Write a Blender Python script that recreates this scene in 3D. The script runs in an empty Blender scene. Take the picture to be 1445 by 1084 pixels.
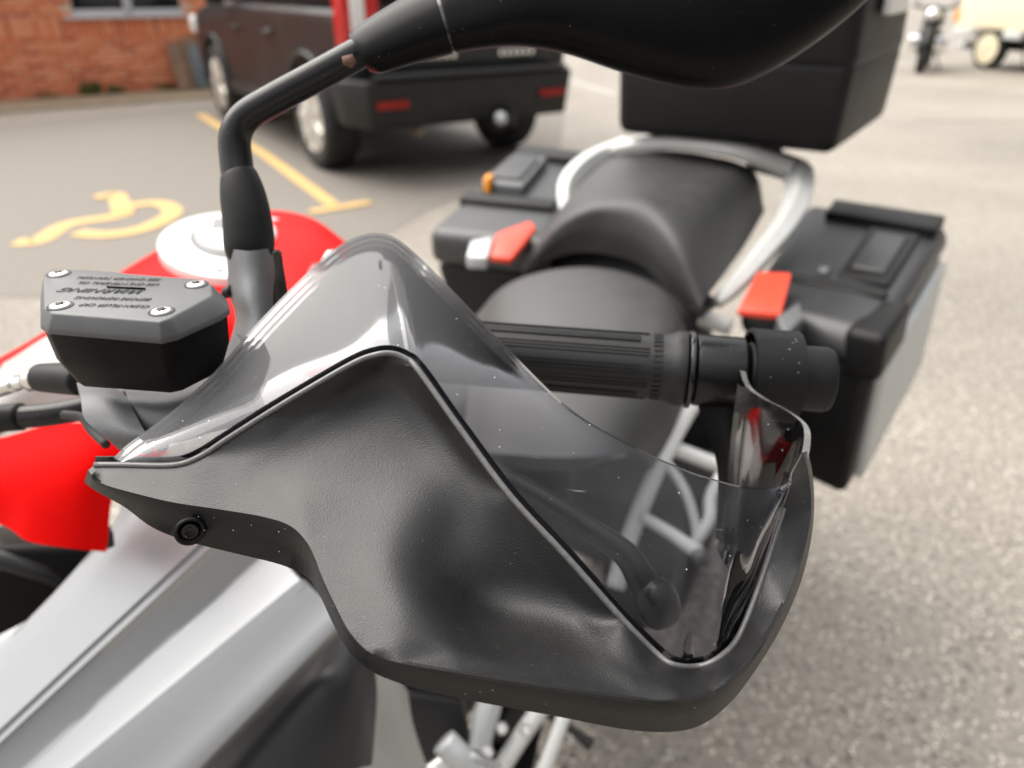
import bpy, bmesh, math, random
import numpy as np
from mathutils import Vector, Matrix
from mathutils.geometry import delaunay_2d_cdt
random.seed(7)
R = math.radians
S = bpy.context.scene
COL = S.collection

# ---------------------------------------------------------------- camera
FPX, PITCH, CH = 1060.0, R(28), 1.32
SP, CP = math.sin(PITCH), math.cos(PITCH)
cam_d = bpy.data.cameras.new('camera'); cam = bpy.data.objects.new('camera', cam_d); COL.objects.link(cam)
cam.location = (0, 0, CH); cam.rotation_euler = (R(90) - PITCH, 0, 0)
cam_d.sensor_width = 36; cam_d.lens = 36 * FPX / 1445
cam_d.clip_start = 0.02; cam_d.clip_end = 2000
cam_d.dof.use_dof = True; cam_d.dof.focus_distance = 0.275; cam_d.dof.aperture_fstop = 7.6
S.camera = cam

# ---------------------------------------------------------------- sky, sun, exposure
SUN_EL, SUN_AZ = R(52), R(-58)      # azimuth from +Y towards +X : ahead of the camera, slightly left, behind thin cloud
w = bpy.data.worlds.new('World'); S.world = w; w.use_nodes = True
nt = w.node_tree; nt.nodes.clear()
o_ = nt.nodes.new('ShaderNodeOutputWorld'); bg = nt.nodes.new('ShaderNodeBackground')
sky = nt.nodes.new('ShaderNodeTexSky'); sky.sky_type = 'NISHITA'; sky.sun_disc = False
sky.sun_elevation = SUN_EL; sky.sun_rotation = SUN_AZ; sky.dust_density = 2.0; sky.air_density = 1.0
tc = nt.nodes.new('ShaderNodeTexCoord'); mp = nt.nodes.new('ShaderNodeMapping'); mp.inputs['Scale'].default_value = (1, 1, 2.2)
ns = nt.nodes.new('ShaderNodeTexNoise'); ns.inputs['Scale'].default_value = 1.9; ns.inputs['Detail'].default_value = 5
rp = nt.nodes.new('ShaderNodeValToRGB'); rp.color_ramp.elements[0].position = .33; rp.color_ramp.elements[1].position = .66
rp.color_ramp.elements[0].color = (7.5, 7.6, 7.9, 1); rp.color_ramp.elements[1].color = (16.0, 15.7, 15.2, 1)
mx = nt.nodes.new('ShaderNodeMix'); mx.data_type = 'RGBA'; mx.inputs[0].default_value = .86
bg.inputs[1].default_value = 0.055
L = nt.links.new
L(tc.outputs['Generated'], mp.inputs[0]); L(mp.outputs[0], ns.inputs['Vector']); L(ns.outputs['Fac'], rp.inputs[0])
# overcast sky: the zenith is brighter than the horizon
sz = nt.nodes.new('ShaderNodeSeparateXYZ'); L(tc.outputs['Generated'], sz.inputs[0])
zr = nt.nodes.new('ShaderNodeMapRange'); zr.inputs[1].default_value = 0; zr.inputs[2].default_value = 1; zr.inputs[3].default_value = .7; zr.inputs[4].default_value = 1.0
L(sz.outputs[2], zr.inputs[0])
# the cloud is brightest round the veiled sun
nv = nt.nodes.new('ShaderNodeVectorMath'); nv.operation = 'NORMALIZE'; L(tc.outputs['Generated'], nv.inputs[0])
dt = nt.nodes.new('ShaderNodeVectorMath'); dt.operation = 'DOT_PRODUCT'; L(nv.outputs[0], dt.inputs[0])
dt.inputs[1].default_value = (math.sin(SUN_AZ) * math.cos(SUN_EL), math.cos(SUN_AZ) * math.cos(SUN_EL), math.sin(SUN_EL))
gr = nt.nodes.new('ShaderNodeMapRange'); gr.interpolation_type = 'SMOOTHSTEP'; gr.inputs[1].default_value = -.35; gr.inputs[2].default_value = 1
gr.inputs[3].default_value = .22; gr.inputs[4].default_value = 2.2; L(dt.outputs['Value'], gr.inputs[0])
pz = nt.nodes.new('ShaderNodeMath'); pz.operation = 'MULTIPLY'; L(zr.outputs[0], pz.inputs[0]); L(gr.outputs[0], pz.inputs[1])
vm = nt.nodes.new('ShaderNodeVectorMath'); vm.operation = 'SCALE'; L(pz.outputs[0], vm.inputs['Scale']); L(rp.outputs[0], vm.inputs[0])
L(sky.outputs[0], mx.inputs[6]); L(vm.outputs[0], mx.inputs[7]); L(mx.outputs[2], bg.inputs[0]); L(bg.outputs[0], o_.inputs[0])
sd = bpy.data.lights.new('sun', 'SUN'); sd.energy = 2.7; sd.angle = R(60); sd.color = (1, .95, .87)
so = bpy.data.objects.new('sun', sd); COL.objects.link(so)
sun_dir = Vector((math.sin(SUN_AZ) * math.cos(SUN_EL), math.cos(SUN_AZ) * math.cos(SUN_EL), math.sin(SUN_EL)))
so.rotation_euler = (-sun_dir).to_track_quat('-Z', 'Y').to_euler(); so.location = (-3, -3, 6)
S.view_settings.view_transform = 'Standard'; S.view_settings.look = 'None'
S.view_settings.exposure = 0.95; S.view_settings.gamma = 1
S.render.engine = 'CYCLES'
S.cycles.max_bounces = 8; S.cycles.transparent_max_bounces = 16; S.cycles.use_denoising = True

# ---------------------------------------------------------------- points
def P(u, v, d):
    """the point at depth d (metres along the view axis) seen at photograph position u, v"""
    x, y = (u - 722.5) / FPX, (542 - v) / FPX
    return Vector((x * d, d * (CP + y * SP), CH + d * (-SP + y * CP)))
def PZ(u, v, z):
    y = (542 - v) / FPX
    return P(u, v, (CH - z) / (SP - y * CP))
def dz(v, z):
    return (CH - z) / (SP - (542 - v) / FPX * CP)

# ---------------------------------------------------------------- materials
def mat(name, col, rough=.5, metal=0, var=0, vscale=30, bump=0, bscale=400, spec=.5, coat=0, col2=None, emis=None,
        stretch=None, speck=0, speck_col=(.6, .58, .54), speck_scale=900):
    m = bpy.data.materials.new(name); m.use_nodes = True
    t = m.node_tree; b = t.nodes['Principled BSDF']; l = t.links.new
    b.inputs['Base Color'].default_value = (*col, 1); b.inputs['Roughness'].default_value = rough
    b.inputs['Metallic'].default_value = metal; b.inputs['Specular IOR Level'].default_value = spec
    b.inputs['Coat Weight'].default_value = coat; b.inputs['Coat Roughness'].default_value = .06
    c = t.nodes.new('ShaderNodeTexCoord'); src = c.outputs['Object']
    if stretch:
        q = t.nodes.new('ShaderNodeMapping'); q.inputs['Scale'].default_value = stretch; l(src, q.inputs[0]); src = q.outputs[0]
    last = None
    if var or col2:
        n = t.nodes.new('ShaderNodeTexNoise'); n.inputs['Scale'].default_value = vscale; n.inputs['Detail'].default_value = 6
        n.inputs['Roughness'].default_value = .65
        l(src, n.inputs['Vector'])
        r = t.nodes.new('ShaderNodeValToRGB'); r.color_ramp.elements[0].position = .32; r.color_ramp.elements[1].position = .68
        c2 = col2 or tuple(min(1, x * (1 + var)) for x in col)
        c1 = col if col2 else tuple(x * (1 - var) for x in col)
        r.color_ramp.elements[0].color = (*c1, 1); r.color_ramp.elements[1].color = (*c2, 1)
        l(n.outputs['Fac'], r.inputs[0]); last = r.outputs[0]
        if var:
            mr = t.nodes.new('ShaderNodeMapRange'); mr.inputs[3].default_value = max(.02, rough - .07); mr.inputs[4].default_value = min(1, rough + .09)
            l(n.outputs['Fac'], mr.inputs[0]); l(mr.outputs[0], b.inputs['Roughness'])
    if speck:
        vo = t.nodes.new('ShaderNodeTexVoronoi'); vo.inputs['Scale'].default_value = speck_scale; vo.inputs['Randomness'].default_value = 1
        l(src, vo.inputs['Vector'])
        sx = t.nodes.new('ShaderNodeSeparateColor'); l(vo.outputs['Color'], sx.inputs[0])
        g = t.nodes.new('ShaderNodeMath'); g.operation = 'LESS_THAN'; g.inputs[1].default_value = speck; l(sx.outputs[0], g.inputs[0])
        h = t.nodes.new('ShaderNodeMath'); h.operation = 'LESS_THAN'; h.inputs[1].default_value = .32; l(vo.outputs['Distance'], h.inputs[0])
        k = t.nodes.new('ShaderNodeMath'); k.operation = 'MULTIPLY'; l(g.outputs[0], k.inputs[0]); l(h.outputs[0], k.inputs[1])
        mm = t.nodes.new('ShaderNodeMix'); mm.data_type = 'RGBA'; l(k.outputs[0], mm.inputs[0])
        if last: l(last, mm.inputs[6])
        else: mm.inputs[6].default_value = (*col, 1)
        mm.inputs[7].default_value = (*speck_col, 1); last = mm.outputs[2]
    if last: l(last, b.inputs['Base Color'])
    if bump:
        n2 = t.nodes.new('ShaderNodeTexNoise'); n2.inputs['Scale'].default_value = bscale; n2.inputs['Detail'].default_value = 3
        l(src, n2.inputs['Vector'])
        bb = t.nodes.new('ShaderNodeBump'); bb.inputs['Strength'].default_value = bump; bb.inputs['Distance'].default_value = .4 / bscale
        l(n2.outputs['Fac'], bb.inputs['Height']); l(bb.outputs[0], b.inputs['Normal'])
    if emis:
        b.inputs['Emission Color'].default_value = (*emis, 1); b.inputs['Emission Strength'].default_value = 1
    return m

def clear_mat(name, tint, haze=.05, hazecol=(.72, .72, .74)):
    m = bpy.data.materials.new(name); m.use_nodes = True
    t = m.node_tree; t.nodes.clear(); l = t.links.new
    o = t.nodes.new('ShaderNodeOutputMaterial')
    tr = t.nodes.new('ShaderNodeBsdfTransparent'); tr.inputs[0].default_value = (*tint, 1)
    gl = t.nodes.new('ShaderNodeBsdfGlossy'); gl.inputs['Roughness'].default_value = .035
    df = t.nodes.new('ShaderNodeBsdfDiffuse'); df.inputs[0].default_value = (*hazecol, 1)
    fr = t.nodes.new('ShaderNodeFresnel'); fr.inputs[0].default_value = 1.3
    co = t.nodes.new('ShaderNodeTexCoord')
    n = t.nodes.new('ShaderNodeTexNoise'); n.inputs['Scale'].default_value = 45; n.inputs['Detail'].default_value = 8; l(co.outputs['Object'], n.inputs['Vector'])
    mr = t.nodes.new('ShaderNodeMapRange'); mr.inputs[1].default_value = .4; mr.inputs[2].default_value = .75; mr.inputs[3].default_value = haze * .5; mr.inputs[4].default_value = haze * 1.8
    l(n.outputs['Fac'], mr.inputs[0])
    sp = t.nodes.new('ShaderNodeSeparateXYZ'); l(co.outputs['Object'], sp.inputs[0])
    wr = t.nodes.new('ShaderNodeMapRange'); wr.inputs[1].default_value = .0; wr.inputs[2].default_value = -.06; wr.inputs[3].default_value = 0; wr.inputs[4].default_value = .13  # painted sky sheen: haze gets paler towards the left wing
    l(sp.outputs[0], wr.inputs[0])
    # fine scratches and dust
    q = t.nodes.new('ShaderNodeMapping'); q.inputs['Scale'].default_value = (60, 900, 300); q.inputs['Rotation'].default_value = (.5, .9, .3); l(co.outputs['Object'], q.inputs[0])
    n3 = t.nodes.new('ShaderNodeTexNoise'); n3.inputs['Scale'].default_value = 1; n3.inputs['Detail'].default_value = 1; l(q.outputs[0], n3.inputs['Vector'])
    m3 = t.nodes.new('ShaderNodeMapRange'); m3.inputs[1].default_value = .76; m3.inputs[2].default_value = .85; m3.inputs[3].default_value = 0; m3.inputs[4].default_value = .2; l(n3.outputs['Fac'], m3.inputs[0])
    vo = t.nodes.new('ShaderNodeTexVoronoi'); vo.inputs['Scale'].default_value = 420; l(co.outputs['Object'], vo.inputs['Vector'])
    sx = t.nodes.new('ShaderNodeSeparateColor'); l(vo.outputs['Color'], sx.inputs[0])
    g = t.nodes.new('ShaderNodeMath'); g.operation = 'LESS_THAN'; g.inputs[1].default_value = .045; l(sx.outputs[0], g.inputs[0])
    h = t.nodes.new('ShaderNodeMath'); h.operation = 'LESS_THAN'; h.inputs[1].default_value = .10; l(vo.outputs['Distance'], h.inputs[0])
    k = t.nodes.new('ShaderNodeMath'); k.operation = 'MULTIPLY'; l(g.outputs[0], k.inputs[0]); l(h.outputs[0], k.inputs[1])
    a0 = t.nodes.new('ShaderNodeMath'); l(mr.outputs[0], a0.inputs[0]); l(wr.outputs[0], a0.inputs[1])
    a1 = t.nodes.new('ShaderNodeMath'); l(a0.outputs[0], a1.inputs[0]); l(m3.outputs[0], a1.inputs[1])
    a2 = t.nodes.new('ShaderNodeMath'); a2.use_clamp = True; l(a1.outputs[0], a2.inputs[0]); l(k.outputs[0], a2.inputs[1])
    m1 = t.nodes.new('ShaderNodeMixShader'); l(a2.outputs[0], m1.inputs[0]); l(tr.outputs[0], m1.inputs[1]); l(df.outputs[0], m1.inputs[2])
    m2 = t.nodes.new('ShaderNodeMixShader'); l(fr.outputs[0], m2.inputs[0]); l(m1.outputs[0], m2.inputs[1]); l(gl.outputs[0], m2.inputs[2])
    l(m2.outputs[0], o.inputs[0])
    return m

M = dict(
    guard=mat('grained black plastic', (.009, .0088, .0091), .38, var=.15, vscale=60, bump=.6, bscale=1650, spec=.5, speck=.003, speck_scale=1700, speck_col=(.16,.15,.14)),
    rim=mat('smooth black plastic', (.006, .006, .0062), .42, var=.15, vscale=80, bump=.5, bscale=1100, spec=.2, speck=.004, speck_scale=1500),
    bead=mat('highlit worn grey lip', (.09, .088, .086), .34, var=.25, vscale=500, bump=.4, bscale=2500, spec=.8),  # paler grey puts the lip's highlight into its colour, along with wear
    gasket=mat('gloss black edge', (.006, .006, .008), .16, spec=.7),
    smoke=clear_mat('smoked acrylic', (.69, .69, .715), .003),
    edge=clear_mat('acrylic cut edge', (.6, .6, .6), .3, (.6, .6, .56)),
    satin=mat('satin black metal', (.004, .004, .0042), .28, var=.1, vscale=200, bump=.2, bscale=2500, spec=.35, speck=.004, speck_col=(.2,.19,.18), speck_scale=1500),
    rust=mat('bare rusty steel', (.12, .05, .035), .6, var=.5, vscale=900),
    rubber=mat('black rubber', (.007, .007, .0072), .5, spec=.25, var=.15, vscale=120, bump=.35, bscale=1300),
    gript=mat('ribbed grip rubber', (.012, .012, .0122), .42, spec=.4, var=.15, vscale=200, bump=.6, bscale=1600),
    mirror=mat('mirror housing plastic', (.002, .002, .0022), .3, spec=.12, var=.15, vscale=60, bump=.25, bscale=1600, speck=.0015, speck_col=(.15,.14,.13), speck_scale=1500),
    lid=mat("grey reservoir lid", (.065, .067, .07), .42, var=.08, vscale=90, bump=.3, bscale=1500, spec=.5),
    text=mat('raised dark lettering', (.01, .01, .011), .5, spec=.2),
    res=mat('black reservoir body', (.003, .0028, .0028), .4, bump=.2, bscale=900, spec=.1),
    cast=mat('grey cast aluminium', (.12, .123, .127), .48, metal=.35, var=.1, vscale=120, bump=.35, bscale=1200),
    steel=mat('bright steel', (.75, .74, .72), .28, metal=1, var=.05, vscale=200),
    dark=mat('dark recess', (.01, .01, .01), .6),
    red=mat('red paint', (.66, .0008, .0006), .5, spec=.05, coat=.02, var=.06, vscale=8),
    plate=mat('pale satin filler plate', (.62, .61, .6), .35, metal=.3, var=.04, vscale=20),
    silver=mat('silver metallic paint', (.33, .335, .345), .34, metal=.6, var=.05, vscale=900, coat=.2),
    greyp=mat('dark grey panel', (.018, .018, .02), .4, spec=.35, var=.08, vscale=30),
    paleg=mat('pale grey panel', (.33, .33, .31), .45, var=.05, vscale=20),
    seat=mat('black seat vinyl', (.038, .038, .038), .52, spec=.5, var=.12, vscale=30, bump=.4, bscale=700),
    case=mat('black case plastic', (.005, .005, .0052), .48, spec=.25, var=.15, vscale=15, bump=.5, bscale=500),
    casel=mat('case lid plastic', (.018, .0187, .020), .4, spec=.6, var=.12, vscale=12, bump=.5, bscale=500),
    orange=mat('red orange reflector', (.75, .065, .03), .35, var=.05),
    amber=mat('amber plastic', (.9, .33, .02), .35),
    white=mat('white plastic', (.75, .75, .73), .4),
    frame=mat("pale grey frame paint", (.55, .555, .54), .4, var=.06, vscale=20),
    alu=mat('brushed aluminium panel', (.5, .52, .52), .45, metal=.35, var=.06, vscale=25),
    truck=mat('dark grey car paint', (.016, .0175, .019), .35, coat=.15, spec=.3, var=.2, vscale=3),
    bumper=mat('dusty dark bumper', (.013, .013, .0135), .45, spec=.35, var=.35, vscale=6),
    glass=mat('dark car glass', (.01, .011, .012), .06, spec=.8),
    tyre=mat('tyre rubber', (.018, .018, .018), .75, var=.3, vscale=20),
    wheel=mat('alloy wheel', (.7, .68, .63), .35, metal=.6, var=.1, vscale=10),
    tail=mat('red tail lamp', (.5, .01, .01), .2, coat=.5),
    reflector=mat('dull red reflector', (.28, .02, .015), .4, spec=.2),
    dirt=mat('dusty brown underbody', (.12, .09, .065), .8, var=.4, vscale=6),
    brick=mat('orange brick', (.36, .085, .035), .85, col2=(.47, .15, .07), vscale=9, bump=.6, bscale=120),
    mortar=mat('pale mortar', (.66, .53, .42), .9, var=.15, vscale=20, bump=.5, bscale=200),
    upvc=mat('grey white window frame', (.6, .6, .62), .4),
    cream=mat('cream bodywork', (.85, .76, .55), .45, var=.04, vscale=2),
    wood=mat('weathered plywood', (.2, .13, .085), .8, var=.3, vscale=8, stretch=(2, 2, .3)),
    zinc=mat('grey metal plate', (.13, .15, .16), .5, metal=.3, var=.2, vscale=8),
    weed=mat('green weed', (.09, .13, .03), .8, var=.3, vscale=40),
    chrome=mat('chrome', (.8, .8, .8), .1, metal=1),
)

def ground_mat():
    m = bpy.data.materials.new('worn pale asphalt'); m.use_nodes = True
    t = m.node_tree; b = t.nodes['Principled BSDF']; l = t.links.new
    co = t.nodes.new('ShaderNodeTexCoord'); src = co.outputs['Object']
    def noise(s, d=4, r=.6):
        n = t.nodes.new('ShaderNodeTexNoise'); n.inputs['Scale'].default_value = s; n.inputs['Detail'].default_value = d
        n.inputs['Roughness'].default_value = r; l(src, n.inputs['Vector']); return n.outputs['Fac']
    def ramp(f, p0, c0, p1, c1):
        r = t.nodes.new('ShaderNodeValToRGB'); r.color_ramp.elements[0].position = p0; r.color_ramp.elements[1].position = p1
        r.color_ramp.elements[0].color = (*c0, 1); r.color_ramp.elements[1].color = (*c1, 1); l(f, r.inputs[0]); return r.outputs[0]
    def mix(f, a, c, mode='MIX'):
        x = t.nodes.new('ShaderNodeMix'); x.data_type = 'RGBA'; x.blend_type = mode
        if isinstance(f, float): x.inputs[0].default_value = f
        else: l(f, x.inputs[0])
        for s, i in ((a, 6), (c, 7)):
            if isinstance(s, tuple): x.inputs[i].default_value = (*s, 1)
            else: l(s, x.inputs[i])
        return x.outputs[2]
    base = ramp(noise(.5, 6), .3, (.21, .188, .162), .7, (.325, .29, .248))
    base = mix(.8, base, ramp(noise(55, 5, .75), .32, (.3, .3, .3), .68, (1.5, 1.5, 1.5)), 'MULTIPLY')
    def stones(scale, part, rad):
        vo = t.nodes.new('ShaderNodeTexVoronoi'); vo.inputs['Scale'].default_value = scale; l(src, vo.inputs['Vector'])
        sx = t.nodes.new('ShaderNodeSeparateColor'); l(vo.outputs['Color'], sx.inputs[0])
        g = t.nodes.new('ShaderNodeMath'); g.operation = 'LESS_THAN'; g.inputs[1].default_value = part; l(sx.outputs[0], g.inputs[0])
        h = t.nodes.new('ShaderNodeMath'); h.operation = 'LESS_THAN'; h.inputs[1].default_value = rad; l(vo.outputs['Distance'], h.inputs[0])
        k = t.nodes.new('ShaderNodeMath'); k.operation = 'MULTIPLY'; l(g.outputs[0], k.inputs[0]); l(h.outputs[0], k.inputs[1]); return k.outputs[0], vo
    k1, vo = stones(95, .2, .32); base = mix(k1, base, (.75, .69, .6))
    k2, _ = stones(60, .10, .33); base = mix(k2, base, (.05, .047, .045))
    l(base, b.inputs['Base Color']); b.inputs['Roughness'].default_value = .75
    bp = t.nodes.new('ShaderNodeBump'); bp.inputs['Strength'].default_value = .8; bp.inputs['Distance'].default_value = .004
    l(vo.outputs['Distance'], bp.inputs['Height']); l(bp.outputs[0], b.inputs['Normal'])
    return m
M['ground'] = ground_mat()
M['yellow'] = mat('worn yellow road paint', (.74, .44, .09), .7, col2=(.40, .30, .17), vscale=45, bump=.4, bscale=150)
M['verge'] = mat('dusty concrete verge', (.30, .23, .15), .9, col2=(.2, .17, .12), vscale=5, bump=.5, bscale=60)
M['paleline'] = mat('worn white road paint', (.5, .47, .42), .8, var=.2, vscale=10)
M['tarmac2'] = mat('dark patch of tarmac', (.18, .161, .139), .8, var=.25, vscale=50, bump=.6, bscale=150)

# ---------------------------------------------------------------- object helpers
def link(name, me, m=None, parent=None, smooth=True):
    o = bpy.data.objects.new(name, me); COL.objects.link(o)
    if m is not None and not me.materials: me.materials.append(M[m] if isinstance(m, str) else m)
    if smooth:
        for p in me.polygons: p.use_smooth = True
    if parent is not None: attach(o, parent)
    return o
def world_loc(o):
    v = o.location.copy()
    while o.parent: o = o.parent; v = v + o.location
    return v
BASE = {}
def attach(o, parent):
    """parent an object whose mesh is written in place coordinates"""
    o.parent = parent
    o.matrix_parent_inverse = BASE.get(parent.name, Matrix.Identity(4)).inverted()
def thing(name, label, cat, loc=(0, 0, 0), rotz=0, group=None):
    o = bpy.data.objects.new(name, None); COL.objects.link(o); o.empty_display_size = .1
    o.location = loc; o.rotation_euler = (0, 0, rotz); o['label'] = label; o['category'] = cat
    if group: o['group'] = group
    BASE[o.name] = Matrix.Translation(Vector(loc)) @ Matrix.Rotation(rotz, 4, 'Z')
    return o
def local(o, parent):
    o.parent = parent; return o
def structure(o, label=None):
    o['kind'] = 'structure'
    if label: o['label'] = label
    return o
def mesh(verts, faces, name='m'):
    me = bpy.data.meshes.new(name); me.from_pydata([tuple(v) for v in verts], [], faces); me.update()
    bm = bmesh.new(); bm.from_mesh(me); bmesh.ops.recalc_face_normals(bm, faces=bm.faces); bm.to_mesh(me); bm.free()
    return me
def bevel(o, wdt, seg=3, ang=30):
    b = o.modifiers.new('bevel', 'BEVEL'); b.width = wdt; b.segments = seg; b.limit_method = 'ANGLE'; b.angle_limit = R(ang)
    return o
def solid(o, t, off=1, mi=None):
    s = o.modifiers.new('thick', 'SOLIDIFY'); s.thickness = t; s.offset = off
    if mi is not None: s.material_offset_rim = mi
    e = o.modifiers.new('split', 'EDGE_SPLIT'); e.split_angle = R(50)
    return o
def cr(pts, n=6, closed=False):
    """Catmull-Rom through points of any dimension"""
    A = np.array(pts, float); N = len(A); out = []
    rng = N if closed else N - 1
    for i in range(rng):
        if closed: p0, p1, p2, p3 = A[(i - 1) % N], A[i], A[(i + 1) % N], A[(i + 2) % N]
        else:
            p1, p2 = A[i], A[i + 1]
            p0 = A[i - 1] if i > 0 else 2 * p1 - p2
            p3 = A[i + 2] if i + 2 < N else 2 * p2 - p1
        for k in range(n):
            t = k / n
            out.append(.5 * ((2 * p1) + (-p0 + p2) * t + (2 * p0 - 5 * p1 + 4 * p2 - p3) * t * t + (-p0 + 3 * p1 - 3 * p2 + p3) * t ** 3))
    if not closed: out.append(A[-1])
    return np.array(out)
def patch(rows, n=5, m=5):
    """smooth surface through rows of (u, v, depth)"""
    A = [cr(r, m) for r in rows]
    cols = [cr([A[i][j] for i in range(len(A))], n) for j in range(len(A[0]))]
    nr, nc = len(cols[0]), len(cols)
    vs = [P(*cols[j][i]) for i in range(nr) for j in range(nc)]
    fs = [(i * nc + j, i * nc + j + 1, (i + 1) * nc + j + 1, (i + 1) * nc + j) for i in range(nr - 1) for j in range(nc - 1)]
    return vs, fs
def towards_camera(vs, fs):
    me = bpy.data.meshes.new('m'); me.from_pydata([tuple(v) for v in vs], [], fs); me.update()
    C = Vector((0, 0, CH)); s = sum((p.normal.dot(C - p.center)) * p.area for p in me.polygons)
    if s < 0: me.flip_normals()
    return me
def patch_obj(name, rows, m, parent, thick=.01, n=5, k=5):
    me = towards_camera(*patch(rows, n, k))
    o = link(name, me, m, parent); solid(o, thick, -1); return o
def tps(ctrl, reg=0.0):
    A = np.array(ctrl, float); X = A[:, :2] / 300.0; z = A[:, 2]; n = len(X)
    def K(a, b):
        r2 = ((a[:, None, :] - b[None, :, :]) ** 2).sum(-1); return np.where(r2 > 0, .5 * r2 * np.log(r2 + 1e-12), 0)
    Mx = np.zeros((n + 3, n + 3)); Mx[:n, :n] = K(X, X) + reg * np.eye(n); Q = np.c_[np.ones(n), X]
    Mx[:n, n:] = Q; Mx[n:, :n] = Q.T
    c = np.linalg.solve(Mx, np.r_[z, 0, 0, 0])
    def f(pts):
        Y = np.asarray(pts, float)[:, :2] / 300.0
        return K(Y, X) @ c[:n] + np.c_[np.ones(len(Y)), Y] @ c[n:]
    return f
def inside(p, poly):
    x, y = p; r = False; n = len(poly); j = n - 1
    for i in range(n):
        xi, yi = poly[i]; xj, yj = poly[j]
        if (yi > y) != (yj > y) and x < (xj - xi) * (y - yi) / (yj - yi) + xi: r = not r
        j = i
    return r
def segdist(p, poly):
    A = np.array(poly); B = np.roll(A, -1, 0); d = B - A; q = np.array(p) - A
    t = np.clip((q * d).sum(1) / np.maximum((d * d).sum(1), 1e-9), 0, 1)
    return np.sqrt(((A + d * t[:, None] - p) ** 2).sum(1)).min()
def sheet(outline, depth, step=9):
    """surface bounded by an outline (u, v), triangulated inside, depth from a field"""
    B = [tuple(map(float, p)) for p in outline]; n = len(B)
    us = [b[0] for b in B]; vs_ = [b[1] for b in B]; pts = [Vector(b) for b in B]
    row = 0; v = min(vs_) + step * .5
    while v < max(vs_):
        u = min(us) + (step * .5 if row % 2 else 0)
        while u < max(us):
            if inside((u, v), B) and segdist((u, v), B) > step * .45: pts.append(Vector((u, v)))
            u += step
        v += step * .87; row += 1
    res = delaunay_2d_cdt(pts, [(i, (i + 1) % n) for i in range(n)], [], 1, 1e-5)
    V = [(p.x, p.y) for p in res[0]]; d = depth(V)
    return [P(u, v, dd) for (u, v), dd in zip(V, d)], [tuple(f) for f in res[2]]
def lathe_pts(prof, n=24):
    """revolve (r, x) round the x axis"""
    vs, fs = [], []
    for r, x in prof:
        for i in range(n):
            a = 2 * math.pi * i / n; vs.append((x, r * math.cos(a), r * math.sin(a)))
    for j in range(len(prof) - 1):
        for i in range(n):
            k = (i + 1) % n; fs.append((j * n + i, j * n + k, (j + 1) * n + k, (j + 1) * n + i))
    fs.append(tuple(range(n))); fs.append(tuple(range((len(prof) - 1) * n, len(prof) * n))[::-1])
    return vs, fs
def along(vs, a, b, up=Vector((0, 0, 1))):
    """map local x onto the line a->b (metres kept)"""
    x = (b - a).normalized(); y = up.cross(x)
    y = y.normalized() if y.length > 1e-4 else Vector((0, 1, 0)); z = x.cross(y)
    return [a + x * v[0] + y * v[1] + z * v[2] for v in vs]
def lathe(name, prof, a, b, m, parent, n=28, auto=True):
    vs, fs = lathe_pts(prof, n); o = link(name, mesh(along(vs, a, b), fs), m, parent)
    if auto: bevel(o, .0006, 2, 40)
    return o
def tube_geo(path, radii, n=16, sub=6):
    pts = [Vector(p) for p in cr([tuple(p) for p in path], sub)]
    if not hasattr(radii, '__len__'): radii = [radii] * len(path)
    rr = cr([(r,) for r in radii], sub)[:, 0]
    vs, fs = [], []; N = len(pts)
    t0 = (pts[1] - pts[0]).normalized(); ref = Vector((0, 0, 1)) if abs(t0.z) < .9 else Vector((1, 0, 0))
    y = t0.cross(ref).normalized()
    for i, p in enumerate(pts):
        t = (pts[min(i + 1, N - 1)] - pts[max(i - 1, 0)]).normalized()
        y = (y - t * y.dot(t)).normalized(); z = t.cross(y)
        for k in range(n):
            a = 2 * math.pi * k / n; vs.append(p + (y * math.cos(a) + z * math.sin(a)) * rr[i])
    for i in range(N - 1):
        for k in range(n):
            q = (k + 1) % n; fs.append((i * n + k, i * n + q, (i + 1) * n + q, (i + 1) * n + k))
    fs.append(tuple(range(n))[::-1]); fs.append(tuple(range((N - 1) * n, N * n)))
    return vs, fs
def tube(name, path, radii, m, parent=None, n=16, sub=6):
    vs, fs = tube_geo(path, radii, n, sub); return link(name, mesh(vs, fs), m, parent)
def hexa(name, top, bot, m, parent=None, bev=.01, seg=3):
    """solid between two loops of four (or more) points"""
    n = len(top); vs = list(bot) + list(top)
    fs = [tuple(range(n))[::-1], tuple(range(n, 2 * n))] + [(i, (i + 1) % n, n + (i + 1) % n, n + i) for i in range(n)]
    o = link(name, mesh(vs, fs), m, parent)
    if bev: bevel(o, bev, seg, 20)
    return o
def box_geo(x0, x1, y0, y1, z0, z1):
    v = [(x0, y0, z0), (x1, y0, z0), (x1, y1, z0), (x0, y1, z0), (x0, y0, z1), (x1, y0, z1), (x1, y1, z1), (x0, y1, z1)]
    return v, [(0, 3, 2, 1), (4, 5, 6, 7), (0, 1, 5, 4), (1, 2, 6, 5), (2, 3, 7, 6), (3, 0, 4, 7)]
def box(name, x0, x1, y0, y1, z0, z1, m, parent=None, bev=.01):
    v, f = box_geo(x0, x1, y0, y1, z0, z1); o = link(name, mesh(v, f), m)
    if parent: local(o, parent)
    if bev: bevel(o, bev, 2, 30)
    return o
def quad_on(o, pts, lift, m, name, parent, bev=.004, thick=.008):
    """a thin raised piece whose outer face passes through pts (points), lifted along its normal towards the camera"""
    n = (pts[1] - pts[0]).cross(pts[2] - pts[1]).normalized()
    c = sum(pts, Vector()) / len(pts)
    if n.dot(Vector((0, 0, CH)) - c) < 0: n = -n
    return hexa(name, [p + n * lift for p in pts], [p + n * (lift - thick) for p in pts], m, parent, bev)

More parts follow.
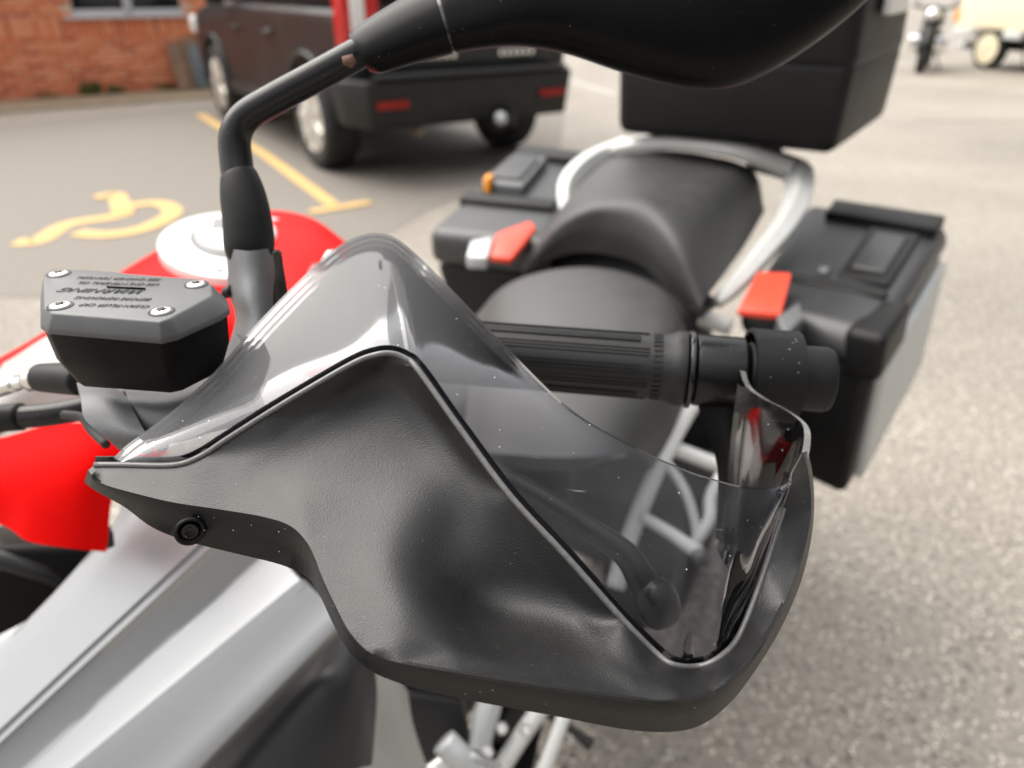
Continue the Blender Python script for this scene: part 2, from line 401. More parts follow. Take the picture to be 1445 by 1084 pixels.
# ================================================================= SETTING
def flat(name, pts, z, m, label=None):
    me = bpy.data.meshes.new(name); me.from_pydata([(p[0], p[1], z) for p in pts], [], [tuple(range(len(pts)))]); me.update()
    if me.polygons[0].normal.z < 0: me.flip_normals()
    return structure(link(name, me, m, smooth=False), label)
g = flat('ground', [(-400, -400), (400, -400), (400, 400), (-400, 400)], 0, 'ground', 'pale worn asphalt of the car park')
def G(u, v): p = PZ(u, v, 0); return (p.x, p.y)
WO = Vector((-6.46, 10.03, 0)); WD = Vector((2.31, 1.62, 0)).normalized(); WN = Vector((WD.y, -WD.x, 0))   # WN faces the camera
def WP(t, off, z=0): q = WO + WD * t + WN * off; return Vector((q.x, q.y, z))
v_ = [WP(-4, .02), WP(5, .02), WP(5, 1.15), WP(2.9, 1.12), WP(1.6, 1.06), WP(.2, 1.0), WP(-1.2, 1.02), WP(-4, 1.0)]
hexa('verge', [Vector((p.x, p.y, .03)) for p in v_], [Vector((p.x, p.y, -.05)) for p in v_], 'verge', None, .01)
structure(bpy.data.objects['verge'], 'brown dusty concrete verge along the foot of the brick wall')
flat('tarmac_patch', [G(-120, 420), G(-120, 188), G(310, 146), G(700, 112), G(800, 128), G(790, 215), G(600, 300), G(400, 420)], .003, 'tarmac2', 'darker tarmac of the marked parking bay')

def strip(name, px, wd, z, m, label):
    """painted line through ground positions"""
    pts = [Vector((*G(*p), 0)) for p in px]; vs = []
    for i, p in enumerate(pts):
        t = (pts[min(i + 1, len(pts) - 1)] - pts[max(i - 1, 0)]).normalized(); n = Vector((-t.y, t.x, 0)) * wd / 2
        vs += [(p.x + n.x, p.y + n.y, z), (p.x - n.x, p.y - n.y, z)]
    fs = [(2 * i, 2 * i + 1, 2 * i + 3, 2 * i + 2) for i in range(len(pts) - 1)]
    me = bpy.data.meshes.new(name); me.from_pydata(vs, [], fs); me.update()
    if me.polygons[0].normal.z < 0: me.flip_normals()
    return structure(link(name, me, m, smooth=False), label)
strip('bay_line', [(282, 162), (372, 218), (470, 290)], .10, .007, 'yellow', 'long yellow painted bay line running past the pickup wheel')
strip('bay_line', [(438, 301), (522, 287)], .10, .011, 'yellow', 'short yellow cross bar at the end of the bay line')
sym = [
    [(22, 343), (55, 341), (95, 318), (160, 307), (182, 300)],
    [(108, 330), (150, 333), (200, 325), (240, 306), (240, 294), (215, 288), (160, 296)],
    [(135, 281), (163, 277), (172, 296), (176, 303)],
]
vs, fs = [], []
for path in sym:
    c = cr(path, 5); pts = [Vector((*G(*p), 0)) for p in c]; b0 = len(vs)
    for i, p in enumerate(pts):
        t = (pts[min(i + 1, len(pts) - 1)] - pts[max(i - 1, 0)]).normalized(); n = Vector((-t.y, t.x, 0)) * .062
        z_ = .007 + .002 * sym.index(path)
        vs += [(p.x + n.x, p.y + n.y, z_), (p.x - n.x, p.y - n.y, z_)]
    fs += [(b0 + 2 * i, b0 + 2 * i + 1, b0 + 2 * i + 3, b0 + 2 * i + 2) for i in range(len(pts) - 1)]
me = bpy.data.meshes.new('wheelchair_symbol'); me.from_pydata(vs, [], fs); me.update()
structure(link('wheelchair_symbol', me, 'yellow', smooth=False), 'yellow wheelchair symbol painted on the bay')
strip('faint_line', [(742, 84), (800, 112), (868, 134)], .07, .004, 'paleline', 'faint white line beyond the panniers')
strip('faint_line', [(1290, 170), (1445, 172)], .05, .004, 'tarmac2', 'thin dark joint in the far tarmac')

# ---- brick building
bl = thing('brick_building', 'orange brick building with a white framed window behind the parking bay', 'building', tuple(WP(0, 0)), 0)
Mw = Matrix.Translation(WP(0, 0)) @ Matrix(((WD.x, WN.x, 0, 0), (WD.y, WN.y, 0, 0), (0, 0, 1, 0), (0, 0, 0, 1)))
rz = math.atan2(WD.y, WD.x)
def wbox(name, t0, t1, o0, o1, z0, z1, m, parent, bev=.004):
    v, f = box_geo(t0, t1, o0, o1, z0, z1)
    o = link(name, mesh([Mw @ Vector(p) for p in v], f), m, parent)
    if bev: bevel(o, bev, 2, 30)
    return o
wz0 = .93; wt = []
for u, v in ((105, 26), (258, 20)):
    y = (542 - v) / FPX; dr = Vector(((u - 722.5) / FPX, CP + y * SP, -SP + y * CP)); C0 = Vector((0, 0, CH))
    k = (WP(0, 0) - C0).dot(WN) / dr.dot(WN); q = C0 + dr * k; wt.append((q - WP(0, 0)).dot(WD)); wz = q.z
wt0, wt1 = wt; wz0 = wz
core = []
for (a, b, c, d) in ((-4, wt0, 0, 3), (wt1, 5, 0, 3), (wt0, wt1, 0, wz0), (wt0, wt1, 2.1, 3)):
    v, f = box_geo(a, b, -.3, -.008, c, d); core.append((v, f))
vs, fs = [], []
for v, f in core:
    n = len(vs); vs += [Mw @ Vector(p) for p in v]; fs += [tuple(i + n for i in q) for q in f]
link('wall', mesh(vs, fs), 'mortar', bl, smooth=False)
bv, bf = box_geo(-.1040, .1040, -.05, .0, .0, .0615); bme = mesh(bv, bf, 'brick')
sv, sf = box_geo(-.031, .031, -.05, .0, .0, .212); sme = mesh(sv, sf, 'soldier')
bmats = []
for i, (a, b) in enumerate((((.50, .115, .042), (.60, .19, .085)), ((.40, .085, .035), (.50, .14, .065)), ((.58, .17, .075), (.66, .27, .14)))):
    bmats.append(mat('orange brick tone', tuple(min(1, x * 1.35) for x in a), .8, col2=tuple(min(1, x * 1.35) for x in b), vscale=14, bump=.6, bscale=120))
bms = []
for m_ in bmats:
    a = bme.copy(); a.materials.append(m_); b = sme.copy(); b.materials.append(m_); bms.append((a, b))
rest = {0: [], 1: [], 2: []}; nb = 0
sold0 = wz0 - .235
z = 0.0; course = 0
def put(kind, t, z):
    global nb
    k = random.choice((0, 0, 1, 2)); jt = random.uniform(-.003, .003); off = random.uniform(-.004, .003)
    if -.9 < t < 3.3 and z < 1.25 and nb < 300:
        o = bpy.data.objects.new('brick', bms[k][kind]); COL.objects.link(o)
        o.location = Vector((WD.x * (t + jt) + WN.x * off, WD.y * (t + jt) + WN.y * off, z)); o.rotation_euler = (0, 0, math.atan2(-WN.x, WN.y)); o.parent = bl; nb += 1
    else:
        v, f = (bv, bf) if kind == 0 else (sv, sf); rest[k].append([Mw @ Vector((p[0] + t, p[1] + off, p[2] + z)) for p in v])
while z < 2.95:
    if sold0 - .03 < z < sold0 + .045:
        z = sold0; t = -4 + .04
        while t < 4.95: put(1, t, z); t += .075
        z += .224; course += 1; continue
    t = -4 + .11 + (.1125 if course % 2 else 0)
    while t < 4.89:
        if not (z + .06 > wz0 and z < 2.1 and wt0 - .1 < t < wt1 + .1): put(0, t, z)
        t += .225
    z += .075; course += 1
for k, L_ in rest.items():
    vs, fs = [], []
    for v in L_:
        n = len(vs); vs += v; fs += [tuple(i + n for i in q) for q in bf]
    o = link('brickwork', mesh(vs, fs), bmats[k], bl, smooth=False); o['kind'] = 'stuff'
fr = []
win = wbox('window', wt0 - .1, wt1 + .1, -.10, -.07, wz0, 2.1, 'glass', bl, 0)
BASE[win.name] = Matrix.Identity(4)
def sub(o, par):
    """make o a sub-part of part par (both written in place coordinates)"""
    o.parent = par; o.matrix_parent_inverse = Matrix.Identity(4)
def ident(par):
    BASE[par.name] = Matrix.Identity(4); return par
W_ = wt1 - wt0
for (a, b, c, d) in ((wt0 - .1, wt1 + .1, wz0, wz0 + .07), (wt0 - .1, wt0 - .03, wz0, 2.1), (wt1 + .03, wt1 + .1, wz0, 2.1), ((wt0 + wt1) / 2 - .05, (wt0 + wt1) / 2 + .05, wz0, 2.1), (wt0 - .1, wt1 + .1, 2.03, 2.1)):
    wbox('frame', a, b, -.07, -.02, c, d, 'upvc', win)
wbox('sill', wt0 - .12, wt1 + .12, -.06, .045, wz0 - .035, wz0 + .005, 'upvc', win)

# ---- boards leaning on the wall
pl = thing('leaning_board', 'weathered wooden boards with grey metal plate leaning on the brick wall', 'boards', tuple(WP(2.35, .25)))
for (t0, t1, a0, m_, nm, h) in ((2.10, 2.27, .33, 'wood', 'board', .62), (2.29, 2.60, .29, 'wood', 'board', .68), (2.62, 2.80, .31, 'wood', 'board', .60)):
    q = [WP(t0, a0, .02), WP(t1, a0, .02), WP(t1, .06, h), WP(t0, .06, h)]
    hexa(nm, [p + WN * .03 for p in q], q, m_, pl, .004)
q = [WP(2.34, .335, .05), WP(2.5, .335, .05), WP(2.5, .13, .58), WP(2.34, .13, .58)]
hexa('metal_plate', [p + WN * .03 for p in q], [p + WN * .008 for p in q], 'zinc', pl, .004)
# ---- weeds at the wall foot
vs, fs = [], []
for (tt, n_, hh) in ((1.05, 60, .2), (1.35, 45, .12), (.5, 25, .07), (2.0, 40, .1)):
    for i in range(n_):
        b = WP(tt + random.gauss(0, .07), random.uniform(.04, .1), .03); a = random.uniform(0, 6.28)
        t = b + Vector((math.cos(a) * .06, math.sin(a) * .06, random.uniform(.4, 1) * hh)); s = Vector((math.sin(a), -math.cos(a), 0)) * .012
        mid = (b + t) / 2 + Vector((0, 0, .02)); n = len(vs); vs += [b, mid + s, t, mid - s]; fs.append((n, n + 1, n + 2, n + 3))
o = link('weeds', mesh(vs, fs), 'weed', smooth=False); o['kind'] = 'stuff'; o['label'] = 'small green weeds sprouting at the foot of the wall'

# ================================================================= wheels
def wheel_meshes(rt, wd, rr):
    prof = [(rr * .97, -wd * .42), (rr * 1.05, -wd * .5), (rt * .93, -wd * .5), (rt * .985, -wd * .4), (rt, -wd * .2), (rt, wd * .2), (rt * .985, wd * .4), (rt * .93, wd * .5), (rr * 1.05, wd * .5), (rr * .97, wd * .42)]
    v, f = lathe_pts(prof, 40); return mesh(v, f)
def wheel(name, loc, rt, wd, rr, parent, m_r='wheel', spokes=7, side=-1):
    """wheel part with tyre and rim, local x is the axle, side is the outer face"""
    t = link(name, wheel_meshes(rt, wd, rr), 'tyre'); t.location = loc; t.parent = parent
    v, f = lathe_pts([(rr, side * wd * .47), (rr * .93, side * wd * .49), (rr * .9, side * wd * .44)], 36)
    vs = list(v); fs = list(f)
    x0, x1 = sorted((side * wd * .44, side * wd * .53))
    for k in range(spokes):
        a = 2 * math.pi * k / spokes
        bv_, bf_ = box_geo(x0, x1, rr * .1, rr * .92, -rr * .13, rr * .13); n = len(vs)
        ca, sa = math.cos(a), math.sin(a)
        vs += [(p[0], p[1] * ca - p[2] * sa, p[1] * sa + p[2] * ca) for p in bv_]; fs += [tuple(i + n for i in q) for q in bf_]
    hv, hf = lathe_pts([(rr * .25, x0), (rr * .25, x1 + .005), (rr * .18, x1 + .012)], 20); n = len(vs); vs += hv; fs += [tuple(i + n for i in q) for q in hf]
    r = link('rim', mesh(vs, fs), m_r, smooth=False); bevel(r, .006, 2, 30); r.parent = t
    return t

# ================================================================= PICKUP
pk = thing('pickup_truck', 'dark grey four wheel drive seen from behind, parked in front of the brick building', 'car', (-.78, 6.73, 0), math.atan2(.54, .84))
rt_ = .385
def arch(yc, n=9, r=.46):
    return [(yc - r * math.cos(math.pi * i / (n - 1)), .36 + r * math.sin(math.pi * i / (n - 1))) for i in range(n)]
prof = [(-.78, .5), (-.6, .42)] + arch(0) + arch(2.9)[0:] + [(3.55, .42), (3.72, .6), (3.74, .85), (3.6, 1.08), (2.9, 1.18), (2.6, 1.2), (-.78, 1.2), (-.82, .9)]
def extr(prof, x0, x1):
    n = len(prof); vs = [(x0, y, z) for y, z in prof] + [(x1, y, z) for y, z in prof]
    fs = [tuple(range(n)), tuple(range(n, 2 * n))[::-1]] + [(i, (i + 1) % n, n + (i + 1) % n, n + i) for i in range(n)]
    return vs, fs
v, f = extr(prof, -.95, .95); body = local(link('body', mesh(v, f), 'truck', smooth=False), pk); bevel(body, .10, 4, 35)
v, f = extr([(-.76, 1.2), (2.55, 1.2), (1.75, 1.84), (-.62, 1.86)], -.93, .93)
vv = [(p[0] * (.84 if p[2] > 1.5 else .98), p[1], p[2]) for p in v]; cab = local(link('cabin', mesh(vv, f), 'truck', smooth=False), pk); bevel(cab, .04, 3, 35)
for sx in (-1, 1):
    for y0, y1 in ((-.5, .35), (.42, 1.2), (1.26, 2.1)):
        q = [Vector((sx * .922, y0, 1.24)), Vector((sx * .922, y1, 1.24)), Vector((sx * .80, min(y1, 1.75) - .03, 1.76)), Vector((sx * .80, y0 + .03, 1.76))]
        hexa('side_window', [p + Vector((sx * .02, 0, .003)) for p in q], q, 'glass', None, .004).parent = pk
q = [Vector((-.75, -.79, 1.26)), Vector((.75, -.79, 1.26)), Vector((.66, -.66, 1.76)), Vector((-.66, -.66, 1.76))]
hexa('rear_window', [p + Vector((0, -.02, .0)) for p in q], q, 'glass', None, .004).parent = pk
# tailgate, bumper, lamps
box('tailgate', -.72, .72, -.86, -.80, .74, 1.19, 'truck', pk, .015)
bmp = hexa('rear_bumper', [Vector(p) for p in ((-.97, -.72, .74), (-.86, -.98, .74), (.86, -.98, .74), (.97, -.72, .74), (.97, -.45, .72), (-.97, -.45, .72))],
           [Vector(p) for p in ((-.95, -.70, .42), (-.84, -.93, .40), (.84, -.93, .40), (.95, -.70, .42), (.94, -.47, .42), (-.94, -.47, .42))], 'bumper', None, .03); bmp.parent = pk
box('bumper_step', -.8, .8, -1.0, -.9, .745, .775, 'casel', pk, .008)
for sx in (-1, 1):
    tl = box('tail_lamp', min(sx * .965, sx * .68), max(sx * .965, sx * .68), -.865, -.70, .93, 1.36, 'tail', pk, .03)
    ln = box('clear_lens', min(sx * .90, sx * .80), max(sx * .90, sx * .80), -.885, -.86, 1.0, 1.26, 'white', tl, .01)
    box('reflector', min(sx * .56, sx * .80), max(sx * .56, sx * .80), -.985, -.96, .55, .60, 'reflector', pk, .006)
for (x, y, z) in ((-.9, .72, .95), (-.9, 1.72, .95)):
    h = tube('door_handle', [(-.955, y, .98), (-.985, y + .03, .98), (-.985, y + .17, .98), (-.955, y + .2, .98)], .014, 'truck', None, 10); h.parent = pk
for sx in (-1, 1):
    mr_ = box('wing_mirror', min(sx * 1.15, sx * .98), max(sx * 1.15, sx * .98), 2.0, 2.1, 1.16, 1.36, 'truck', pk, .03)
    hl = box('headlamp', min(sx * .97, sx * .7), max(sx * .97, sx * .7), 3.55, 3.76, .84, 1.02, 'white', pk, .03)
box('underbody', -.7, .7, -.55, 3.3, .36, .46, 'dirt', pk, .02)
for sx in (-1, 1):
    box('sill', min(sx * .96, sx * .85), max(sx * .96, sx * .85), .5, 2.42, .36, .46, 'bumper', pk, .02)
    for y in (0, 2.9):
        wheel('wheel', (sx * .83, y, rt_), rt_, .27, .26, pk, 'wheel', 7, sx)
        av = cr([(y - .50 * math.cos(math.pi * i / 8), .36 + .5 * math.sin(math.pi * i / 8)) for i in range(9)], 2)
        x = sx * .955; a_ = tube('arch_trim', [(x, p[0], p[1]) for p in av], .022, 'bumper', None, 8, 2); a_.parent = pk
ex = tube('exhaust', [(-.45, -.5, .38), (-.45, -.93, .36)], .035, 'dirt', None, 12); ex.parent = pk
tb = tube('tow_bar', [(.12, -.7, .40), (.12, -1.06, .36), (.12, -1.10, .44)], .025, 'bumper', None, 10); tb.parent = pk
v, f = lathe_pts([(.012, -.045), (.04, -.03), (.05, 0), (.04, .03), (.012, .045)], 16); b_ = link('tow_ball_cover', mesh([(p[0] + .12, p[1] - 1.10, p[2] + .44) for p in v], f), 'alu'); b_.parent = pk
box('tow_socket', .2, .32, -1.03, -.95, .36, .46, 'bumper', pk, .01)
for x0, n_, dx in ((-.52, 7, .062), (.26, 6, .055)):
    for i in range(n_):
        box('badge_letter', x0 + i * dx, x0 + i * dx + .032, -.868, -.858, .85, .90, 'chrome', pk, .002)

# ================================================================= LORRY / TRAILER
ta = Vector((*G(1380, 97), 0)); tb_ = Vector((*G(1452, 106), 0)); td = (tb_ - ta).normalized()
tr = thing('horsebox_trailer', 'cream twin axle trailer with pale wheels at the far side of the car park', 'trailer', tuple(ta), math.atan2(td.y, td.x))
wb = (tb_ - ta).length
box('trailer_body', -.78, wb + 2.2, .0, 2.0, .62, 2.7, 'cream', tr, .05)
box('side_rail', -.80, -.02 - .3, -.03, .06, .50, .63, 'frame', tr, .01)
box('side_rail', .36, wb - .36, -.03, .06, .50, .63, 'frame', tr, .01)
box('chassis', -.6, wb + 2, .35, 1.7, .3, .58, 'dark', tr, .02)
box('step', -.68, -.45, .0, .2, .28, .42, 'frame', tr, .01)
for x in (0, wb, wb * 2):
    t = wheel('wheel', (x, .16, .32), .32, .2, .25, tr, 'cream', 9, -1); t.rotation_euler = (0, 0, R(90))
bx_ = box('marker_lamp', -.86, -.77, -.02, .18, .72, .92, 'amber', tr, .02)

# ================================================================= FAR MOTORCYCLE
fp = Vector((*G(1297, 103), 0))
fm = thing('parked_motorcycle', 'small black and chrome motorcycle parked beside the cream trailer', 'motorcycle', tuple(fp), R(150))
def fwheel(y):
    t = wheel('wheel', (0, y, .3), .3, .13, .22, fm, 'greyp', 8, -1); return t
fwheel(0); fwheel(-1.35)
for s in (-.1, .1):
    o = tube('fork', [(s, 0, .3), (s, -.25, .95)], .03, 'satin', None, 8); o.parent = fm
    o = tube('exhaust', [(s * 1.6, -.55, .35), (s * 1.8, -.9, .27), (s * 2, -1.6, .33)], [.03, .04, .05], 'chrome', None, 8); o.parent = fm
    o = tube('mirror_stalk', [(s * 2.5, -.3, 1.02), (s * 3.6, -.28, 1.22)], [.012, .012], 'dark', None, 6); o.parent = fm
v, f = lathe_pts([(.02, -.1), (.09, -.07), (.11, 0), (.09, .07), (.02, .1)], 18); o = link('headlight', mesh([(p[1], p[0] + .03 * 0 - .08, p[2] + .88) for p in v], f), 'chrome'); o.parent = fm
box('engine', -.19, .19, -.95, -.45, .28, .62, 'greyp', fm, .05)
box('engine_guard', -.3, .3, -.42, -.36, .3, .55, 'chrome', fm, .03)
o = tube('handlebar', [(-.36, -.42, 1.02), (-.2, -.3, .98), (.2, -.3, .98), (.36, -.42, 1.02)], .02, 'dark', None, 8); o.parent = fm
v, f = tube_geo([(0, -.3, .82), (0, -.55, .86), (0, -.85, .76)], [.09, .16, .1], 14); o = link('fuel_tank', mesh(v, f), 'dark'); o.parent = fm
v, f = tube_geo([(0, -.8, .76), (0, -1.1, .72), (0, -1.5, .8)], [.08, .15, .1], 14); o = link('seat', mesh([(p[0], p[1], .74 + (p[2] - .74) * .6) for p in v], f), 'seat'); o.parent = fm
v, f = tube_geo([(0, .28, .42), (0, .15, .57), (0, -.1, .63), (0, -.3, .5)], .08, 10); o = link('mudguard', mesh(v, f), 'dark'); o.parent = fm
o = tube('side_stand', [(-.12, -.7, .3), (-.26, -.7, .012)], .015, 'dark', None, 8); o.parent = fm

# ================================================================= MAIN MOTORCYCLE
mb = thing('motorcycle', 'red and silver touring motorcycle with smoked hand guard filling the foreground', 'motorcycle', (.1, .9, 0))
# ---- wheels and engine (mostly hidden)
AX = Vector((.577, .817, 0)); yaw = math.atan2(-AX.x, AX.y)
def part_wheel(pos, r, wd, rr):
    t = wheel('wheel', (0, 0, 0), r, wd, rr, None, 'greyp', 6, 1); attach(t, mb)
    t.matrix_basis = Matrix.Translation(pos) @ Matrix.Rotation(yaw, 4, 'Z'); return t
part_wheel(Vector((.31, 1.60, .33)), .33, .17, .22); part_wheel(Vector((-.555, .375, .34)), .34, .12, .24)
def bbox(name, s0, s1, t0, t1, z0, z1, m, bev=.02):
    """box in the motorcycle's own axes: s rearwards from the fork, t towards its left"""
    O = Vector((-.555, .375, 0)); T = Vector((AX.y, -AX.x, 0)); lo, hi = [], []
    for s, t in ((s0, t0), (s1, t0), (s1, t1), (s0, t1)):
        q = O + AX * s + T * t; lo.append(q + Vector((0, 0, z0))); hi.append(q + Vector((0, 0, z1)))
    return hexa(name, hi, lo, m, mb, bev)
bbox('engine', .42, .95, -.16, .16, .28, .66, 'greyp', .05)
bbox('frame_spine', .35, 1.3, -.1, .1, .66, .80, 'dark', .03)
bbox('swing_arm', .95, 1.5, -.12, -.08, .3, .38, 'greyp', .01)
bbox('stand_leg', .96, 1.0, -.17, -.13, 0.0, .32, 'dark', .005); bbox('stand_leg', .96, 1.0, .13, .17, 0.0, .32, 'dark', .005)
tube('fork_leg', [(-.62, .42, .34), (-.55, .47, .62)], .03, 'greyp', mb); tube('fork_leg', [(-.48, .32, .34), (-.41, .37, .62)], .03, 'greyp', mb)

# ---- seats
pr = lambda pts, ds: [(u, v, d) for (u, v), d in zip(pts, ds)]
patch_obj('passenger_seat', [
    pr([(735, 392), (765, 372), (805, 358), (850, 358), (903, 374), (945, 410), (985, 450)], [1.34, 1.305, 1.27, 1.24, 1.205, 1.16, 1.12]),
    pr([(738, 378), (770, 345), (808, 320), (855, 315), (908, 335), (950, 376), (987, 436)], [1.33, 1.275, 1.235, 1.205, 1.165, 1.12, 1.09]),
    pr([(748, 358), (782, 318), (820, 293), (862, 285), (918, 294), (962, 345), (997, 420)], [1.33, 1.27, 1.23, 1.20, 1.16, 1.11, 1.10]),
    pr([(770, 322), (798, 290), (835, 266), (880, 262), (938, 268), (990, 305), (1020, 390)], [1.42, 1.36, 1.32, 1.28, 1.24, 1.19, 1.17]),
    pr([(800, 282), (824, 254), (860, 236), (905, 232), (968, 240), (1026, 262), (1052, 345)], [1.52, 1.47, 1.43, 1.40, 1.37, 1.31, 1.27]),
    pr([(830, 250), (850, 228), (880, 217), (930, 213), (990, 218), (1060, 240), (1078, 300)], [1.62, 1.58, 1.55, 1.52, 1.49, 1.44, 1.40]),
    pr([(850, 242), (860, 230), (890, 222), (935, 219), (995, 225), (1064, 252), (1072, 310)], [1.68, 1.65, 1.62, 1.59, 1.56, 1.50, 1.46]),
], 'seat', mb, .03)
patch_obj('rider_seat', [
    pr([(683, 436), (712, 405), (760, 385), (830, 378), (895, 390), (942, 418), (968, 468)], [1.28, 1.24, 1.21, 1.18, 1.15, 1.12, 1.12]),
    pr([(668, 452), (706, 412), (760, 390), (830, 382), (898, 395), (950, 428), (978, 500)], [1.20, 1.16, 1.14, 1.12, 1.09, 1.06, 1.08]),
    pr([(664, 500), (705, 460), (765, 440), (832, 436), (900, 448), (950, 480), (976, 560)], [1.10, 1.06, 1.03, 1.01, .99, .98, 1.02]),
    pr([(660, 560), (705, 540), (765, 535), (832, 535), (890, 540), (935, 560), (958, 610)], [.99, .95, .92, .91, .91, .93, .99]),
    pr([(650, 640), (700, 640), (765, 645), (830, 645), (875, 640), (905, 640), (925, 670)], [.92, .87, .85, .84, .86, .90, .97]),
], 'seat', mb, .03)
sb_ = [(742, 374), (800, 350), (858, 346), (915, 370), (955, 408), (985, 442)]
hexa('seat_base', [P(u, v, 1.38 - (u - 742) * .0009) for u, v in sb_] + [P(1000, 425, 1.32), P(800, 330, 1.6)], [P(u - 20, v + 80, 1.46 - (u - 742) * .0009) for u, v in sb_] + [P(1000, 520, 1.42), P(790, 440, 1.65)], 'dark', mb, 0)
# ---- frame, grab rails, rack
def ptube(name, pts, rpx, m, parent=mb, n=12, flat=False):
    path = [P(*p) for p in pts]
    rad = [(r * p[2] / FPX) for r, p in zip(rpx if hasattr(rpx, '__len__') else [rpx] * len(pts), pts)]
    o = tube(name, path, rad, m, parent, n)
    if flat:
        for p in o.data.polygons: p.use_smooth = False
        bevel(o, .003, 2, 25)
    return o
ptube('grab_rail', [(797, 300, 1.45), (800, 262, 1.5), (830, 230, 1.55), (885, 204, 1.6)], [10, 15, 16, 14], 'frame', n=5, flat=True)
ptube('grab_rail', [(1060, 228, 1.5), (1118, 238, 1.42), (1128, 268, 1.36), (1112, 312, 1.3), (1070, 365, 1.22), (1035, 405, 1.17), (1010, 428, 1.15)], [13, 21, 21, 19, 17, 14, 11], 'frame', n=5, flat=True)
ptube('rack_tube', [(868, 214, 1.56), (890, 206, 1.50), (960, 203, 1.43), (1040, 214, 1.38), (1116, 238, 1.38)], [10, 12, 10, 12, 13], 'frame', n=5, flat=True)
ptube('rack_tube', [(890, 200, 1.60), (960, 190, 1.58), (1040, 205, 1.52), (1110, 222, 1.46)], [6, 6, 6, 6], 'frame')
for (u, v, d) in ((935, 186, 1.6), (1035, 196, 1.52), (1085, 204, 1.5)):
    hexa('rack_clamp', [P(u - 16, v - 6, d), P(u + 18, v - 4, d), P(u + 20, v - 6, d + .08), P(u - 14, v - 8, d + .08)], [P(u - 16, v + 12, d), P(u + 18, v + 14, d), P(u + 20, v + 12, d + .08), P(u - 14, v + 10, d + .08)], 'dark', mb, .006)
ptube('rack_hook', [(918, 178, 1.5), (926, 196, 1.48), (940, 184, 1.5), (960, 184, 1.5)], 3.5, 'greyp')
ptube('rack_hook', [(1036, 186, 1.42), (1060, 188, 1.42), (1076, 204, 1.40), (1092, 204, 1.40), (1098, 188, 1.42)], 4, 'greyp')
# subframe, peg brackets seen through and beside the deflector
ptube('frame_tube', [(988, 448, 1.15), (1030, 462, 1.15)], 12, 'frame')
ptube('frame_tube', [(1000, 530, 1.05), (976, 572, 1.0), (948, 622, .98), (915, 690, .95), (888, 760, .93), (868, 830, .92)], [13, 12, 12, 13, 13, 14], 'frame')
ptube('frame_tube', [(850, 640, 1.0), (900, 632, 1.0), (945, 632, .99), (1000, 652, .99), (1032, 660, .99), (1040, 635, .99)], [9, 10, 11, 11, 12, 10], 'frame')
ptube('bracket', [(938, 650, .97), (965, 690, .95), (980, 735, .94), (985, 780, .93)], 7, 'frame')
ptube('bracket', [(1025, 660, .98), (1003, 700, .96), (1000, 735, .94), (975, 775, .93)], [9, 9, 9, 8], 'frame')
ptube('foot_peg', [(905, 728, .93), (945, 752, .91), (988, 782, .89)], [8, 9, 11], 'frame')
v_, f_ = lathe_pts([(.003, -.008), (.010, -.004), (.010, .004), (.003, .008)], 14)
link('peg_end', mesh(along(v_, P(988, 787, .87), P(995, 800, .85)), f_), 'cast', mb)
hexa('footrest_plate', [P(860, 620, 1.15), P(1040, 640, 1.15), P(1060, 640, 1.3), P(860, 620, 1.3)], [P(850, 900, 1.1), P(950, 880, 1.1), P(960, 870, 1.3), P(850, 880, 1.3)], 'dark', mb, .01)
hexa('subframe_cover', [P(870, 560, 1.22), P(1060, 500, 1.22), P(1100, 480, 1.5), P(900, 500, 1.5)], [P(860, 660, 1.2), P(1050, 670, 1.2), P(1110, 650, 1.5), P(900, 640, 1.5)], 'res', mb, .01)
# lower bits at the bottom edge
hexa('engine_cover', [P(562, 975, .85), P(650, 985, .88), P(650, 960, 1.05), P(562, 950, 1.0)], [P(600, 1150, .9), P(680, 1150, .9), P(680, 1110, 1.05), P(600, 1110, 1.05)], 'greyp', mb, .01)
ptube('foot_peg', [(626, 1046, .80), (655, 1078, .80), (690, 1112, .82)], [19, 20, 18], 'alu')
ptube('peg_clamp', [(604, 1092, .80), (650, 1068, .80), (700, 1090, .81)], [13, 15, 13], 'steel')
hexa('shock_guard', [P(700, 985, .95), P(770, 1000, .95), P(775, 980, 1.05), P(700, 970, 1.05)], [P(690, 1120, .93), P(745, 1120, .93), P(750, 1100, 1.03), P(690, 1100, 1.03)], 'res', mb, .008)
for (u_, v_2, d_2) in ((708, 1028, .86), (688, 1062, .85), (742, 1030, .875)):
    vb, fb = lathe_pts([(.001, -.006), (.0075, -.005), (.0075, .003), (.005, .005), (.001, .005)], 6)
    link('hex_bolt', mesh(along(vb, P(u_, v_2, d_2), P(u_, v_2 - 5, d_2 - .05)), fb), 'steel', mb, smooth=False)
ptube('frame_tube', [(700, 960, .88), (686, 1010, .87), (672, 1070, .86), (650, 1130, .86)], [15, 19, 14, 19], 'alu')
ptube('frame_tube', [(770, 990, .9), (735, 1040, .88), (690, 1110, .86)], [13, 13, 14], 'frame')
ptube('gear_lever', [(800, 1000, .86), (785, 1040, .85), (760, 1110, .84)], [11, 10, 12], 'frame')
ptube('side_stand', [(640, 940, 1.0), (735, 985, .98), (800, 1025, .95), (835, 1052, .94)], [9, 8, 6, 9], 'dark')
ptube('brake_hose', [(700, 1040, .95), (725, 1010, .95), (745, 980, .95)], 12, 'dark')

